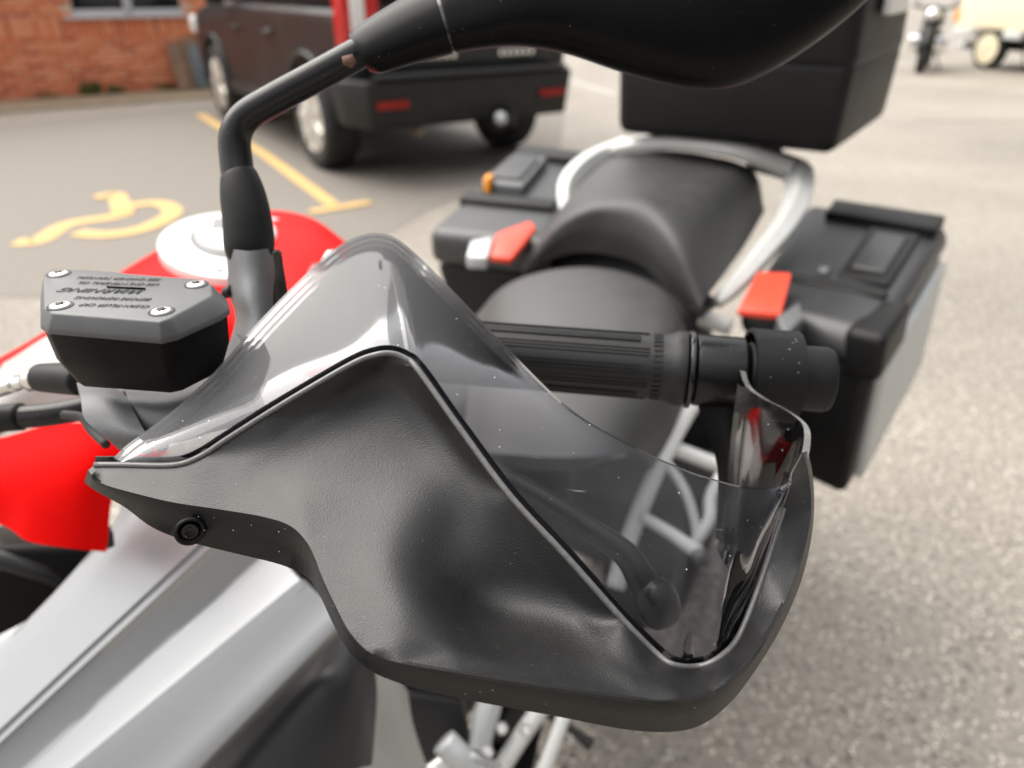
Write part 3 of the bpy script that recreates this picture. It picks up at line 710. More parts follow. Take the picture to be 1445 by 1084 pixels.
# ---- tank, filler plate
patch_obj('fuel_tank', [
    pr([(165, 400), (235, 345), (300, 312), (375, 297), (440, 308), (492, 345)], [.86, .88, .90, .90, .87, .84]),
    pr([(120, 420), (180, 380), (270, 345), (350, 330), (440, 335), (515, 372)], [.76, .78, .79, .79, .78, .77]),
    pr([(60, 470), (130, 430), (240, 400), (340, 385), (440, 385), (525, 420)], [.68, .69, .70, .70, .69, .70]),
    pr([(-60, 545), (80, 500), (220, 460), (340, 450), (440, 450), (510, 480)], [.63, .63, .63, .64, .65, .68]),
    pr([(-80, 620), (60, 580), (220, 540), (340, 530), (440, 530), (500, 560)], [.62, .62, .62, .63, .65, .70]),
], 'red', mb, .02)
def ellipse_on(u, v, a, b, d0, slope, n=40, k=1.0):
    return [P(u + a * k * math.cos(2 * math.pi * i / n), v + b * k * math.sin(2 * math.pi * i / n), d0 + slope * b * k * math.sin(2 * math.pi * i / n)) for i in range(n)]
def disc(name, u, v, a, b, d, slope, h, m, parent, bev=.002):
    top = ellipse_on(u, v, a, b, d, slope); n = (top[10] - top[0]).cross(top[20] - top[0]).normalized()
    if n.z < 0: n = -n
    o = hexa(name, [p + n * h for p in top], [p - n * .012 for p in top], m, parent, bev); return o, n
SL = -.0021
fpz, fn = disc('filler_plate', 328, 350, 106, 47, .775, SL, .004, 'plate', mb); ident(fpz)
disc('cap_ring', 335, 343, 66, 30, .787, SL, .007, 'cast', fpz, .002)
d_, _ = disc('filler_cap', 335, 340, 58, 26, .785, SL, .012, 'plate', fpz, .004)
hexa('cap_flap', [p + fn * .016 for p in (P(300, 345, .785), P(370, 342, .785), P(375, 330, .80), P(305, 328, .80))], [p + fn * .008 for p in (P(300, 345, .785), P(370, 342, .785), P(375, 330, .80), P(305, 328, .80))], 'cast', fpz, .002)
for i in range(8):
    a = 2 * math.pi * (i + .3) / 8; uu, vv_ = 328 + 86 * math.cos(a), 350 + 38 * math.sin(a)
    disc('bolt_recess', uu, vv_, 9, 4.4, .775 + SL * 38 * math.sin(a), SL, .0048, 'cast', fpz, .0005)
    disc('bolt', uu, vv_, 6.5, 3.2, .775 + SL * 38 * math.sin(a), SL, .0065, 'plate', fpz, .001)
# ---- front bodywork on the left
patch_obj('side_trim', [
    pr([(-80, 545), (0, 515), (60, 478), (110, 455)], [.66, .64, .62, .62]),
    pr([(-80, 600), (0, 560), (60, 520), (140, 500)], [.60, .59, .585, .58]),
    pr([(-80, 660), (0, 610), (70, 575), (160, 560)], [.60, .59, .585, .58]),
], 'paleg', mb, .01)
patch_obj('fairing', [
    pr([(-90, 630), (0, 618), (70, 600), (140, 600), (230, 640)], [.56, .55, .54, .53, .53]),
    pr([(-90, 700), (0, 680), (60, 672), (120, 670), (166, 680)], [.545, .535, .525, .52, .53]),
    pr([(-90, 725), (0, 740), (40, 764), (100, 774), (150, 779)], [.55, .54, .53, .53, .54]),
], 'red', mb, .012)
ptube('radiator_hose', [(-40, 775, .66), (0, 785, .65), (60, 805, .65), (110, 825, .66)], [20, 19, 17, 16], 'satin')
hexa('radiator', [P(-80, 770, .64), P(180, 770, .64), P(180, 740, .75), P(-80, 740, .75)], [P(-80, 930, .66), P(140, 900, .66), P(140, 880, .78), P(-80, 900, .78)], 'res', mb, .008)
patch_obj('wiring_cover', [pr([(140, 740), (150, 755)], [.56, .56]), pr([(128, 775), (152, 775)], [.56, .56])], 'dark', mb, .01)
# silver beak panel, ridges run down to the left
def line(p, q, ds): return [(p[0] + (q[0] - p[0]) * i / 4, p[1] + (q[1] - p[1]) * i / 4, d) for i, d in enumerate(ds)]
patch_obj('silver_panel', [
    [(176, 690, .625), (160, 745, .615), (100, 828, .605), (45, 872, .60), (-60, 925, .595)],
    line((215, 700), (-60, 985), (.604, .598, .592, .588, .584)),
    line((325, 735), (-70, 1105), (.574, .568, .562, .556, .550)),
    line((333, 738), (-66, 1109), (.575, .569, .563, .557, .551)),
    line((378, 770), (-10, 1120), (.584, .575, .567, .560, .553)),
    line((386, 775), (0, 1124), (.583, .574, .566, .558, .551)),
    line((420, 815), (30, 1140), (.568, .561, .554, .547, .540)),
    line((427, 819), (38, 1144), (.566, .559, .552, .545, .538)),
    line((462, 850), (110, 1175), (.563, .556, .549, .543, .537)),
    line((494, 868), (178, 1188), (.560, .553, .547, .541, .535)),
    line((502, 872), (188, 1192), (.58, .573, .568, .562, .556)),
], 'silver', mb, .006, 3, 4)
patch_obj('side_panel', [
    pr([(260, 1120), (340, 1020), (420, 935), (470, 895), (520, 880)], [.60, .61, .62, .63, .65]),
    pr([(300, 1130), (370, 1040), (440, 965), (490, 940), (528, 935)], [.575, .58, .585, .60, .63]),
    pr([(340, 1150), (410, 1080), (470, 1010), (508, 990), (532, 985)], [.57, .572, .58, .60, .64]),
    pr([(380, 1180), (440, 1140), (480, 1100), (506, 1085), (525, 1080)], [.57, .575, .585, .61, .65]),
], 'greyp', mb, .01)
patch_obj('lower_panel', [
    pr([(500, 930), (530, 935), (560, 955), (575, 975)], [.72, .71, .71, .73]),
    pr([(500, 1010), (530, 1010), (565, 1020), (585, 1030)], [.71, .70, .705, .73]),
    pr([(490, 1130), (530, 1130), (590, 1130), (620, 1130)], [.71, .70, .71, .74]),
], 'paleg', mb, .01)

# ---- handlebar, grip, bar end
gA, gB = P(560, 490, .425), P(968, 521, .405)
gdir = (gB - gA).normalized(); glen = (gB - gA).length
rg = .0172
tube('handlebar', [P(-60, 600, .42), P(20, 590, .42), P(115, 577, .42), P(330, 520, .44), P(470, 488, .435), gA, gB], .0065, 'satin', mb)
tube('handlebar_sleeve', [P(-80, 603, .42), P(-10, 592, .42), P(31, 588, .42)], .0078, 'rubber', mb)
prof = [(rg * .9, 0), (rg, .004)]
prof += [(rg * 1.0, glen * .3), (rg * 1.0, glen * .9), (rg * 1.05, glen * .93), (rg * 1.12, glen * .955), (rg * 1.18, glen * .965), (rg * 1.18, glen * .995), (rg * .9, glen)]
grip = lathe('grip', prof, gA, gB, 'gript', mb, 64); ident(grip)
# raised rib pads on the grip
def rib_pad(a0, a1, x0, x1, lift, name='grip_rib'):
    x = gdir; y = Vector((0, 0, 1)).cross(x).normalized(); z = x.cross(y); vs, fs = [], []; n = 8
    for i in range(n + 1):
        a = a0 + (a1 - a0) * i / n; c = y * math.cos(a) + z * math.sin(a)
        vs += [gA + x * x0 + c * (rg + lift), gA + x * x1 + c * (rg + lift)]
    fs = [(2 * i, 2 * i + 1, 2 * i + 3, 2 * i + 2) for i in range(n)]
    o = link(name, mesh(vs, fs), 'gript', grip); solid(o, .0012, 0); bevel(o, .0004, 2); return o
for k in range(12):
    for q in range(3):
        rib_pad(R(k * 30 + q * 6), R(k * 30 + q * 6 + 3.4), glen * .08, glen * (.84 if k % 2 else .87), .0003)
for q in range(36):
    rib_pad(R(q * 10), R(q * 10 + 5), glen * .885, glen * .915, .0002, 'grip_notch')
lathe('grip_ring', [(rg * 1.05, glen * 1.0), (rg * 1.22, glen * 1.002), (rg * 1.22, glen * 1.018), (rg * 1.0, glen * 1.02)], gA, gB, 'gasket', mb, 48)
e0 = gA + gdir * glen * 1.02; eE = P(1172, 531, .395); x_ = (eE - gA).dot(gdir)
lathe('bar_collar', [(rg * 1.02, glen * 1.02), (rg * 1.12, glen * 1.03), (rg * 1.12, glen * 1.18), (rg * .95, glen * 1.19)], gA, gB, 'satin', mb, 48)
lathe('bar_end', [(rg * .7, glen * 1.19), (rg * .98, glen * 1.20), (rg * 1.0, x_ - .003), (rg * .93, x_), (rg * .6, x_ + .0008)], gA, gB, 'rubber', mb, 48)
# ring band of the guard mount round the bar end
yb = Vector((0, 0, 1)).cross(gdir).normalized(); zb = gdir.cross(yb)
def band(x0, x1, r, a0, a1, name, m, drop=0, parent=mb, th=.0022):
    vs = []; n = 28
    for i in range(n + 1):
        a = a0 + (a1 - a0) * i / n; c = yb * math.cos(a) + zb * math.sin(a); k = i / n
        for s in (0, .5, 1):
            vs.append(gA + gdir * (x0 + (x1 - x0) * s + .0025 * math.sin(k * 3)) + c * r)
    fs = [(3 * i + j, 3 * i + j + 1, 3 * i + j + 4, 3 * i + j + 3) for i in range(n) for j in range(2)]
    o = link(name, mesh(vs, fs), m, parent); solid(o, th, 0); bevel(o, .0006, 2); return o
xr0, xr1 = glen * 1.19, glen * 1.34
band(xr0, xr1, rg * 1.36, R(0), R(360), 'mount_ring', 'rim')
# ---- switch housing
sh = hexa('switch_housing', [P(428, 400, .455), P(560, 380, .45), P(575, 372, .50), P(440, 390, .505)], [P(415, 500, .43), P(585, 500, .425), P(590, 470, .50), P(430, 470, .505)], 'rim', mb, .006); ident(sh)
hexa('hazard_button', [P(432, 383, .45), P(478, 386, .448), P(485, 372, .47), P(440, 366, .472)], [P(430, 396, .45), P(478, 400, .448), P(485, 385, .47), P(440, 380, .472)], 'tail', sh, .002)
hexa('switch_button', [P(424, 402, .448), P(450, 404, .446), P(455, 396, .46), P(428, 394, .462)], [P(422, 430, .446), P(446, 432, .444), P(455, 420, .46), P(428, 420, .462)], 'white', sh, .002)
hexa('switch_button', [P(452, 366, .47), P(482, 366, .47), P(488, 352, .49), P(460, 352, .49)], [P(452, 380, .47), P(482, 380, .47), P(488, 366, .49), P(460, 366, .49)], 'white', sh, .002)
for (u, v, d, rr_) in ((515, 388, .44, 24), (490, 425, .43, 18)):
    v_, f_ = lathe_pts([(.001, -.004), (rr_ * d / FPX, -.003), (rr_ * d / FPX * .9, .003), (.001, .005)], 20)
    link('switch_button', mesh(along(v_, P(u, v, d), P(u - 5, v + 20, d - .03)), f_), 'cast', sh)
# ---- clutch lever
lev = tube('clutch_lever', [P(330, 600, .40), P(480, 600, .385), P(620, 640, .372), P(740, 690, .362), P(840, 752, .352), P(885, 785, .348), P(912, 830, .345)], [.006, .0065, .0060, .0055, .0056, .0062, .0075], 'satin', mb, 20, 8)
ident(lev)
v_, f_ = lathe_pts([(.0005, -.0120), (.0055, -.0108), (.0088, -.007), (.0102, -.001), (.0098, .004), (.0078, .0085), (.0045, .0108), (.0005, .0115)], 28)
link('lever_ball', mesh(along(v_, P(928, 852, .342), P(936, 880, .340)), f_), 'satin', lev)

# ---- reservoir
HZ = CH - .115
lid_px = [(60, 396), (64, 384), (76, 379), (130, 381), (187, 386), (285, 394), (299, 402), (300, 416), (290, 422), (240, 449), (226, 454), (140, 447), (74, 442), (62, 434)]
lid_top = [PZ(u, v, HZ) for u, v in lid_px]
cen = sum(lid_top, Vector()) / len(lid_top)
low_px = [(57, 424), (62, 408), (74, 400), (130, 403), (187, 408), (292, 413), (322, 424), (325, 438), (312, 447), (252, 474), (228, 480), (140, 472), (68, 466), (57, 458)]
lid_low = [PZ(u, v, HZ - .0075) for u, v in low_px]
vs = list(lid_top) + [PZ(u, v, HZ - .0065) for u, v in low_px] + [PZ(u, v + 7, HZ - .009) for u, v in low_px]
n = len(lid_px)
fs = [tuple(range(n)), tuple(range(2 * n, 3 * n))[::-1]] + [(k * n + i, k * n + (i + 1) % n, (k + 1) * n + (i + 1) % n, (k + 1) * n + i) for k in range(2) for i in range(n)]
rs_low = [PZ(u, v + 5, HZ - .008) for u, v in low_px]
bot = []
for (u, v) in low_px:
    uu = 112 + (u - 57) * (325 - 112 - 12) / (325 - 57); vv = 556 - (480 - v) * .62
    if u > 260: vv -= 6
    bot.append(PZ(uu, vv, HZ - .034))
mid = []
for i, (a, b) in enumerate(zip(rs_low, bot)):
    mid.append((a + b) / 2 + (a - cen).normalized() * .0015)
nn = len(rs_low); vr = [cen + (p - cen) * .97 for p in rs_low] + mid + bot
fr_ = [tuple(range(nn)), tuple(range(2 * nn, 3 * nn))[::-1]] + [(k * nn + i, k * nn + (i + 1) % nn, (k + 1) * nn + (i + 1) % nn, (k + 1) * nn + i) for k in range(2) for i in range(nn)]
res = link('fluid_reservoir', mesh(vr, fr_), 'res', mb, smooth=True); bevel(res, .0015, 3, 40); ident(res)
lid = link('reservoir_lid', mesh(vs, fs), 'lid', res, smooth=True); bevel(lid, .0009, 3, 18)
for (u, v) in ((83, 387), (277, 402), (85, 432), (228, 440)):
    c = PZ(u, v, HZ); r_ = .0040
    vs_, fs_ = lathe_pts([(r_ * 1.28, -.001), (r_ * 1.28, .00015), (r_ * 1.1, .0003), (r_ * 1.1, -.0005)], 28)
    link('screw_recess', mesh(along(vs_, c, c + Vector((0, 0, 1)), Vector((1, 0, 0))), fs_), 'dark', res)
    vs_, fs_ = lathe_pts([(r_, -.001), (r_, .0006), (r_ * .8, .0010), (r_ * .3, .0011)], 28)
    link('screw', mesh(along(vs_, c, c + Vector((0, 0, 1)), Vector((1, 0, 0))), fs_), 'steel', res)
    vs_ = []
    for i in range(12):
        a = 2 * math.pi * i / 12; q = r_ * (.58 if i % 2 else .38); vs_.append(c + Vector((math.cos(a) * q, math.sin(a) * q, .00118)))
    hexa('screw_socket', vs_, [p - Vector((0, 0, .0006)) for p in vs_], 'dark', res, 0)
ex_ = (PZ(75, 415, HZ) - PZ(250, 420, HZ)).normalized()       # lettering reads from the rider's side
ey_ = Vector((ex_.y, -ex_.x, 0)) * -1
def letters(body, u, v, size, shear=.25, w=1.0, ext=.00008, name='lettering'):
    cu = bpy.data.curves.new(name, 'FONT'); cu.body = body; cu.size = size * .94; cu.extrude = ext; cu.shear = shear; cu.space_character = 1.05
    cu.align_x = 'CENTER'; cu.align_y = 'CENTER'; cu.offset = -size * .010; cu.materials.append(M['text'])
    to = bpy.data.objects.new(name, cu); COL.objects.link(to)
    me = bpy.data.meshes.new_from_object(to.evaluated_get(bpy.context.evaluated_depsgraph_get())); bpy.data.objects.remove(to)
    if not me.materials: me.materials.append(M['text'])
    o = bpy.data.objects.new(name, me); COL.objects.link(o); attach(o, res)
    c = PZ(u, v, HZ + .0003); rot = Matrix((ex_, ey_, Vector((0, 0, 1)))).transposed().to_4x4()
    o.matrix_basis = Matrix.Translation(c) @ rot @ Matrix.Diagonal((w, 1, 1, 1)); return o
letters('CLEAN FILLER CAP', 163, 431, .0042, w=.84)
letters('BEFORE REMOVING', 160, 421, .0042, w=.9)
letters('WARNING', 146, 410, .0068, .45, 1.15, .0001)
letters('USE ONLY MINERAL OIL', 168, 400, .0040, w=.86)
letters('SEE OWNER MANUAL', 168, 393, .0038, w=1.05)
hexa('lettering_bar', [PZ(150, 403, HZ + .0006), PZ(205, 406, HZ + .0006), PZ(205, 407.5, HZ + .0006), PZ(150, 404.5, HZ + .0006)], [PZ(150, 403, HZ - .0006), PZ(205, 406, HZ - .0006), PZ(205, 407.5, HZ - .0006), PZ(150, 404.5, HZ - .0006)], 'text', res, 0)

# ---- master cylinder body, hose fitting
mc = patch_obj('master_cylinder', [
    pr([(108, 540), (150, 545), (172, 552)], [.352, .348, .347]),
    pr([(114, 562), (155, 562), (182, 566)], [.334, .331, .331]),
    pr([(120, 592), (160, 594), (198, 598)], [.327, .324, .324]),
    pr([(150, 618), (185, 622), (212, 622)], [.325, .322, .322]),
    pr([(166, 634), (190, 640), (215, 640)], [.335, .335, .335]),
], 'cast', mb, .012, 5, 4)
patch_obj('lever_clamp', [
    pr([(176, 545), (230, 548), (290, 530), (318, 505), (332, 470)], [.350, .345, .345, .35, .352]),
    pr([(180, 563), (235, 566), (290, 550), (325, 525), (345, 490)], [.333, .329, .33, .335, .34]),
    pr([(195, 590), (240, 592), (290, 580), (330, 560), (360, 530)], [.327, .323, .325, .332, .34]),
    pr([(214, 625), (250, 625), (300, 610), (340, 600), (380, 590)], [.327, .324, .326, .333, .342]),
], 'cast', mb, .012, 5, 4)
ptube('hose_union', [(58, 533, .385), (85, 534, .378), (118, 537, .37)], [20, 22, 22], 'rubber', mb, 24)
ptube('hose_nut', [(42, 536, .392), (60, 533, .386)], [17, 17], 'steel', mb, 6)
ptube('hose_fitting', [(-5, 549, .40), (20, 543, .397), (48, 535, .391)], [9, 9, 10], 'steel', mb, 20)
ptube('hose_crimp', [(-60, 560, .405), (-10, 551, .402), (22, 541, .397)], [12, 12, 12], 'steel', mb, 20)
ptube('cable', [(90, 585, .40), (118, 590, .39), (128, 605, .375), (150, 628, .36)], [6, 7, 7, 6], 'dark', mb, 12)
# ---- mirror arm base
patch_obj('mirror_bracket', [
    pr([(318, 352), (330, 352), (350, 354), (372, 352), (384, 350)], [.375, .362, .357, .362, .375]),
    pr([(321, 380), (332, 384), (352, 386), (374, 384), (388, 380)], [.376, .361, .356, .361, .376]),
    pr([(322, 412), (334, 416), (354, 420), (374, 416), (386, 412)], [.376, .358, .352, .358, .376]),
    pr([(332, 450), (344, 456), (358, 462), (374, 460), (384, 455)], [.374, .354, .348, .352, .372]),
    pr([(318, 500), (334, 508), (350, 512), (366, 506), (378, 496)], [.366, .346, .340, .344, .366]),
    pr([(300, 548), (320, 560), (345, 562), (362, 552), (380, 540)], [.352, .334, .330, .335, .355]),
], 'cast', mb, .008, 5, 5)
hexa('bracket_block', [P(386, 352, .385), P(398, 352, .40), P(385, 350, .42), P(360, 350, .42)], [P(386, 470, .385), P(412, 445, .40), P(405, 430, .43), P(370, 450, .42)], 'satin', mb, .002)
ptube('bracket_bolt', [(318, 414, .372), (328, 410, .37)], [8, 9], 'satin', mb, 16)
# ---- mirror
ms = ptube('mirror_stem', [(338, 262, .372), (333, 225, .372), (332, 192, .371), (346, 166, .370), (385, 141, .368), (450, 106, .366), (530, 62, .364)], [23, 22.5, 22, 21.5, 21, 21, 21], 'satin', mb, 32)
ident(ms)
c = P(497, 83, .360); 
hexa('rust_chip', [P(482, 80, .3465), P(497, 76, .3465), P(503, 88, .347), P(497, 97, .3485), P(484, 91, .347)], [P(482, 80, .35), P(497, 76, .35), P(503, 88, .351), P(497, 97, .352), P(484, 91, .351)], 'rust', ms, 0)
ptube('mirror_boot', [(336, 243, .372), (338, 250, .372), (343, 275, .372), (349, 310, .372), (352, 345, .373), (353, 352, .374)], [22, 26, 31, 33.5, 34.5, 33], 'rubber', mb, 36)
def loft(sections, n=40, power=2.3):
    """sections: (u, v, depth, half height px, half thickness m, tilt)"""
    A = cr(sections, 6); vs, fs = [], []
    for s in A:
        u, v, d, hh, th, tilt = s; c = P(u, v, d); e1 = P(u + hh * math.sin(tilt), v - hh * math.cos(tilt), d) - c
        view = (c - Vector((0, 0, CH))).normalized()
        for k in range(n):
            a = 2 * math.pi * k / n; ca, sa = math.cos(a), math.sin(a)
            pa = math.copysign(abs(ca) ** (2 / power), ca); pb = math.copysign(abs(sa) ** (2 / power), sa)
            vs.append(c + e1 * pa + view * th * pb)
    m_ = len(A)
    for i in range(m_ - 1):
        for k in range(n):
            q = (k + 1) % n; fs.append((i * n + k, i * n + q, (i + 1) * n + q, (i + 1) * n + k))
    fs.append(tuple(range(n))); fs.append(tuple(range((m_ - 1) * n, m_ * n))[::-1])
    return vs, fs
sock = link('mirror_socket', mesh(*loft([(507, 76, .365, 30, .0095, -.55), (522, 70, .365, 38, .0128, -.52), (560, 52, .367, 44, .015, -.45), (600, 35, .369, 50, .017, -.38), (624, 26, .370, 53, .018, -.3)], 40, 2.0)), 'mirror', mb); ident(sock); bevel(sock, .0015, 3, 50)
link('joint_ring', mesh(*loft([(616, 29, .3695, 50, .0172, -.33), (634, 22, .370, 51.5, .0176, -.28)], 40, 2.0)), 'gasket', sock)
hs = link('mirror_housing', mesh(*loft([
    (628, 24, .370, 53, .0182, -.28), (670, 8, .372, 62, .021, -.12), (730, -22, .374, 88, .026, -.04), (800, -50, .377, 126, .030, 0),
    (880, -72, .380, 174, .033, 0), (960, -84, .383, 205, .034, 0), (1030, -92, .386, 215, .033, .02), (1100, -108, .389, 206, .030, .04), (1180, -125, .392, 170, .026, .05), (1245, -140, .395, 125, .02, .05), (1290, -150, .398, 70, .012, .05)], 56, 2.4)), 'mirror', mb)
ident(hs); bevel(hs, .001, 2, 50)
gl_ = []
for s in cr([(790, -55, .412, 80), (880, -75, .417, 150), (1000, -88, .421, 190), (1120, -110, .421, 178), (1230, -135, .416, 110)], 6):
    gl_.append(s)
vs = [P(s[0], s[1] - s[3], s[2]) for s in gl_] + [P(s[0], s[1] + s[3], s[2]) for s in gl_[::-1]]
me = bpy.data.meshes.new('g'); me.from_pydata([tuple(v) for v in vs], [], [tuple(range(len(vs)))]); me.update()
solid(link('mirror_glass', me, 'chrome', hs, smooth=False), .002)

# ---- HAND GUARD -------------------------------------------------
CREASE = [(124, 664), (141, 682), (200, 699), (249, 710), (310, 719), (374, 730), (412, 744), (436, 772), (455, 818), (474, 858), (494, 894), (523, 922), (566, 936), (645, 950), (798, 974), (901, 988), (960, 989), (1003, 979), (1042, 952), (1078, 905), (1106, 855), (1128, 800), (1141, 750), (1145, 712), (1141, 672), (1133, 640)]
OUTER = [(119, 681), (137, 694), (176, 716), (216, 745), (268, 765), (332, 781), (396, 797), (432, 814), (450, 838), (466, 872), (485, 908), (515, 941), (552, 960), (625, 981), (780, 1010), (880, 1029), (945, 1033), (992, 1022), (1034, 988), (1070, 940), (1103, 885), (1130, 822), (1144, 765), (1149, 716), (1147, 672), (1140, 636)]
LIP = [(1118, 668), (1114, 690), (1098, 740), (1080, 800), (1060, 858), (1038, 906), (1010, 932), (984, 941), (955, 940), (930, 926), (880, 876), (800, 786), (720, 700), (650, 606), (590, 522), (572, 506), (552, 499), (530, 501), (500, 512), (440, 546), (380, 582), (320, 620), (290, 640), (262, 653), (232, 657), (180, 656), (134, 656)]
ctrl = [
    # tip and lip
    (124, 664, .2965), (134, 656, .2985), (180, 656, .2960), (232, 657, .2935), (290, 640, .2920), (380, 582, .2905), (440, 546, .2895), (500, 512, .2885), (552, 499, .2885), (590, 522, .2860),
    (650, 606, .2790), (720, 700, .2710), (800, 786, .2650), (880, 876, .2605), (930, 926, .2590), (984, 941, .2620), (1038, 906, .2710), (1060, 858, .2770), (1080, 800, .2840), (1098, 740, .2910), (1114, 690, .2970), (1118, 668, .2990),
    # crease
    (141, 682, .2915), (200, 699, .2860), (249, 710, .2820), (310, 719, .2780), (374, 730, .2725), (412, 744, .2670), (436, 772, .2600), (455, 818, .2515), (474, 858, .2440), (494, 894, .2375), (523, 922, .2325),
    (566, 936, .2300), (645, 950, .2285), (798, 974, .2280), (901, 988, .2300), (960, 989, .2330), (1003, 979, .2380), (1042, 952, .2465), (1078, 905, .2585), (1106, 855, .2710), (1128, 800, .2840), (1141, 750, .2945), (1145, 712, .3010), (1141, 672, .3060), (1133, 640, .3080),
    # left arm, then the dark slope that falls away under the lip
    (330, 685, .2830), (425, 705, .2735), (400, 640, .2900), (545, 552, .2995), (465, 592, .2970), (605, 605, .2935), (650, 665, .2845),
    # central facet faces up, its lower edge stands proud
    (490, 700, .2770), (580, 735, .2680), (550, 640, .2890), (650, 735, .2785),
    # bright flank
    (490, 790, .2560), (525, 855, .2430), (590, 860, .2400), (560, 800, .2520),
    # right pocket turns away below the facet
    (630, 810, .2665), (690, 772, .2745), (690, 855, .2730), (775, 862, .2715), (838, 885, .2650), (740, 795, .2725), (790, 836, .2685),
    # lower lit band
    (560, 905, .2335), (650, 915, .2380), (740, 930, .2430), (830, 945, .2420), (900, 952, .2395), (950, 964, .2395), (1005, 955, .2450),
]
def facets(ctrl, border, rad=20):
    """flat facets between control points, rounded over rad pixels away from the border"""
    C = np.array(ctrl, float)
    T = delaunay_2d_cdt([Vector(c[:2]) for c in C], [], [], 0, 1e-4)
    V = np.array([(p.x, p.y) for p in T[0]]); D = np.array([C[o[0]][2] for o in T[3]]); tri = np.array([list(f) for f in T[2]])
    a, b, c = V[tri[:, 0]], V[tri[:, 1]], V[tri[:, 2]]
    den = (b[:, 1] - c[:, 1]) * (a[:, 0] - c[:, 0]) + (c[:, 0] - b[:, 0]) * (a[:, 1] - c[:, 1]); den = np.where(abs(den) < 1e-9, 1e-9, den)
    def lin(Q):
        Q = np.asarray(Q, float)[:, :2]; out = np.empty(len(Q))
        for i0 in range(0, len(Q), 4000):
            q = Q[i0:i0 + 4000]; x = q[:, None, 0]; y = q[:, None, 1]
            w0 = ((b[:, 1] - c[:, 1]) * (x - c[:, 0]) + (c[:, 0] - b[:, 0]) * (y - c[:, 1])) / den
            w1 = ((c[:, 1] - a[:, 1]) * (x - c[:, 0]) + (a[:, 0] - c[:, 0]) * (y - c[:, 1])) / den
            w2 = 1 - w0 - w1; k = np.minimum(np.minimum(w0, w1), w2).argmax(1); r = np.arange(len(q))
            W = np.clip(np.c_[w0[r, k], w1[r, k], w2[r, k]], 0, 1); W /= W.sum(1)[:, None]
            out[i0:i0 + 4000] = (W * D[tri[k]]).sum(1)
        return out
    Bd = np.array(border)
    offs = [(0, 0)] + [(r * math.cos(t * math.pi / 6 + r), r * math.sin(t * math.pi / 6 + r)) for r in (.2, .4, .6, .8, 1) for t in range(12)]
    wts = [1.] + [w for w in (.25, .45, .5, .45, .25) for t in range(12)]
    def f(pts):
        Q = np.asarray(pts, float)[:, :2]
        r = np.array([min(rad, max(0, segdist(q, Bd))) for q in Q])[:, None]
        acc = 0
        for o, w in zip(offs, wts): acc = acc + w * lin(Q + r * np.array(o))
        return acc / sum(wts)
    return f
field = facets(ctrl, [p[:2] for p in CREASE] + LIP, 46)
cre = cr(CREASE, 5); lip = cr(LIP, 5)
outline = [tuple(p) for p in cre] + [tuple(p) for p in lip]
vs, fs = sheet(outline, field, 8)
hg_me = towards_camera(vs, fs)
guard = link('hand_guard', hg_me, 'guard', mb); ident(guard)
solid(guard, .0008, -1)
# underside band from the crease to the outer edge
dC = field(cre[:, :2]); outr = cr(OUTER, 5)
rows = []
for k, (ins, dd) in enumerate(((0, -.0001), (.10, .0004), (.25, .0016), (.5, .0040), (.56, .0058), (1.0, .0110), (.96, .0150))):
    rows.append([P(*(cre[i] * (1 - ins) + outr[i] * ins), dC[i] + dd) for i in range(len(cre))])
nc = len(cre); vs = [p for r in rows for p in r]; fs = [(i * nc + j, i * nc + j + 1, (i + 1) * nc + j + 1, (i + 1) * nc + j) for i in range(len(rows) - 1) for j in range(nc - 1)]
o = link('guard_rim', towards_camera(vs, fs), 'rim', guard); solid(o, .0012, -1)
# rounded bead along the lip and dark gap behind it
lipd = field(lip[:, :2])
vs_, fs_ = tube_geo([P(p[0], p[1], d - .0002) for p, d in zip(lip[8:], lipd[8:])][::2], .0012, 12, 2)
link('lip_bead', mesh(vs_, fs_), 'bead', guard)
# gasket strip: offset of the lip towards the deflector
def offset_curve(c, k):
    t = np.gradient(c, axis=0); n = np.c_[t[:, 1], -t[:, 0]]; n /= np.linalg.norm(n, axis=1)[:, None]; return c + n * k
inner = lip[:, :2]
test = offset_curve(inner, 6)
sgn = 1 if inside(tuple(offset_curve(inner, 12)[45]), [tuple(p) for p in outline]) is False else -1
g1 = offset_curve(inner, sgn * 11)
rows = [[P(*inner[i], lipd[i] + .0008) for i in range(len(inner))], [P(*(inner[i] * .5 + g1[i] * .5), lipd[i] + .0050) for i in range(len(inner))], [P(*g1[i], lipd[i] + .0045) for i in range(len(inner))]]
nc = len(inner); vs = [p for r in rows for p in r]; fs = [(i * nc + j, i * nc + j + 1, (i + 1) * nc + j + 1, (i + 1) * nc + j) for i in range(2) for j in range(nc - 1)]
o = link('lip_gasket', towards_camera(vs, fs), 'gasket', guard); solid(o, .001, -1)
# screw recess on the underside
c = P(268, 750, .2800); nrm = (P(268, 750, .27) - P(240, 715, .274)).normalized()
vdir = Vector((0, 0, CH)) - c; vdir.normalize()
vs_, fs_ = lathe_pts([(.0048, -.003), (.0056, .0004), (.0046, .0010), (.0038, -.002)], 32)
link('screw_recess', mesh(along(vs_, c, c + (vdir + Vector((0, 0, -.45))).normalized()), fs_), 'rim', guard)
vs_, fs_ = lathe_pts([(.0032, -.002), (.0032, .0002), (.0026, .0006), (.0014, -.0008)], 24)
link('screw', mesh(along(vs_, c, c + (vdir + Vector((0, 0, -.45))).normalized()), fs_), 'satin', guard)

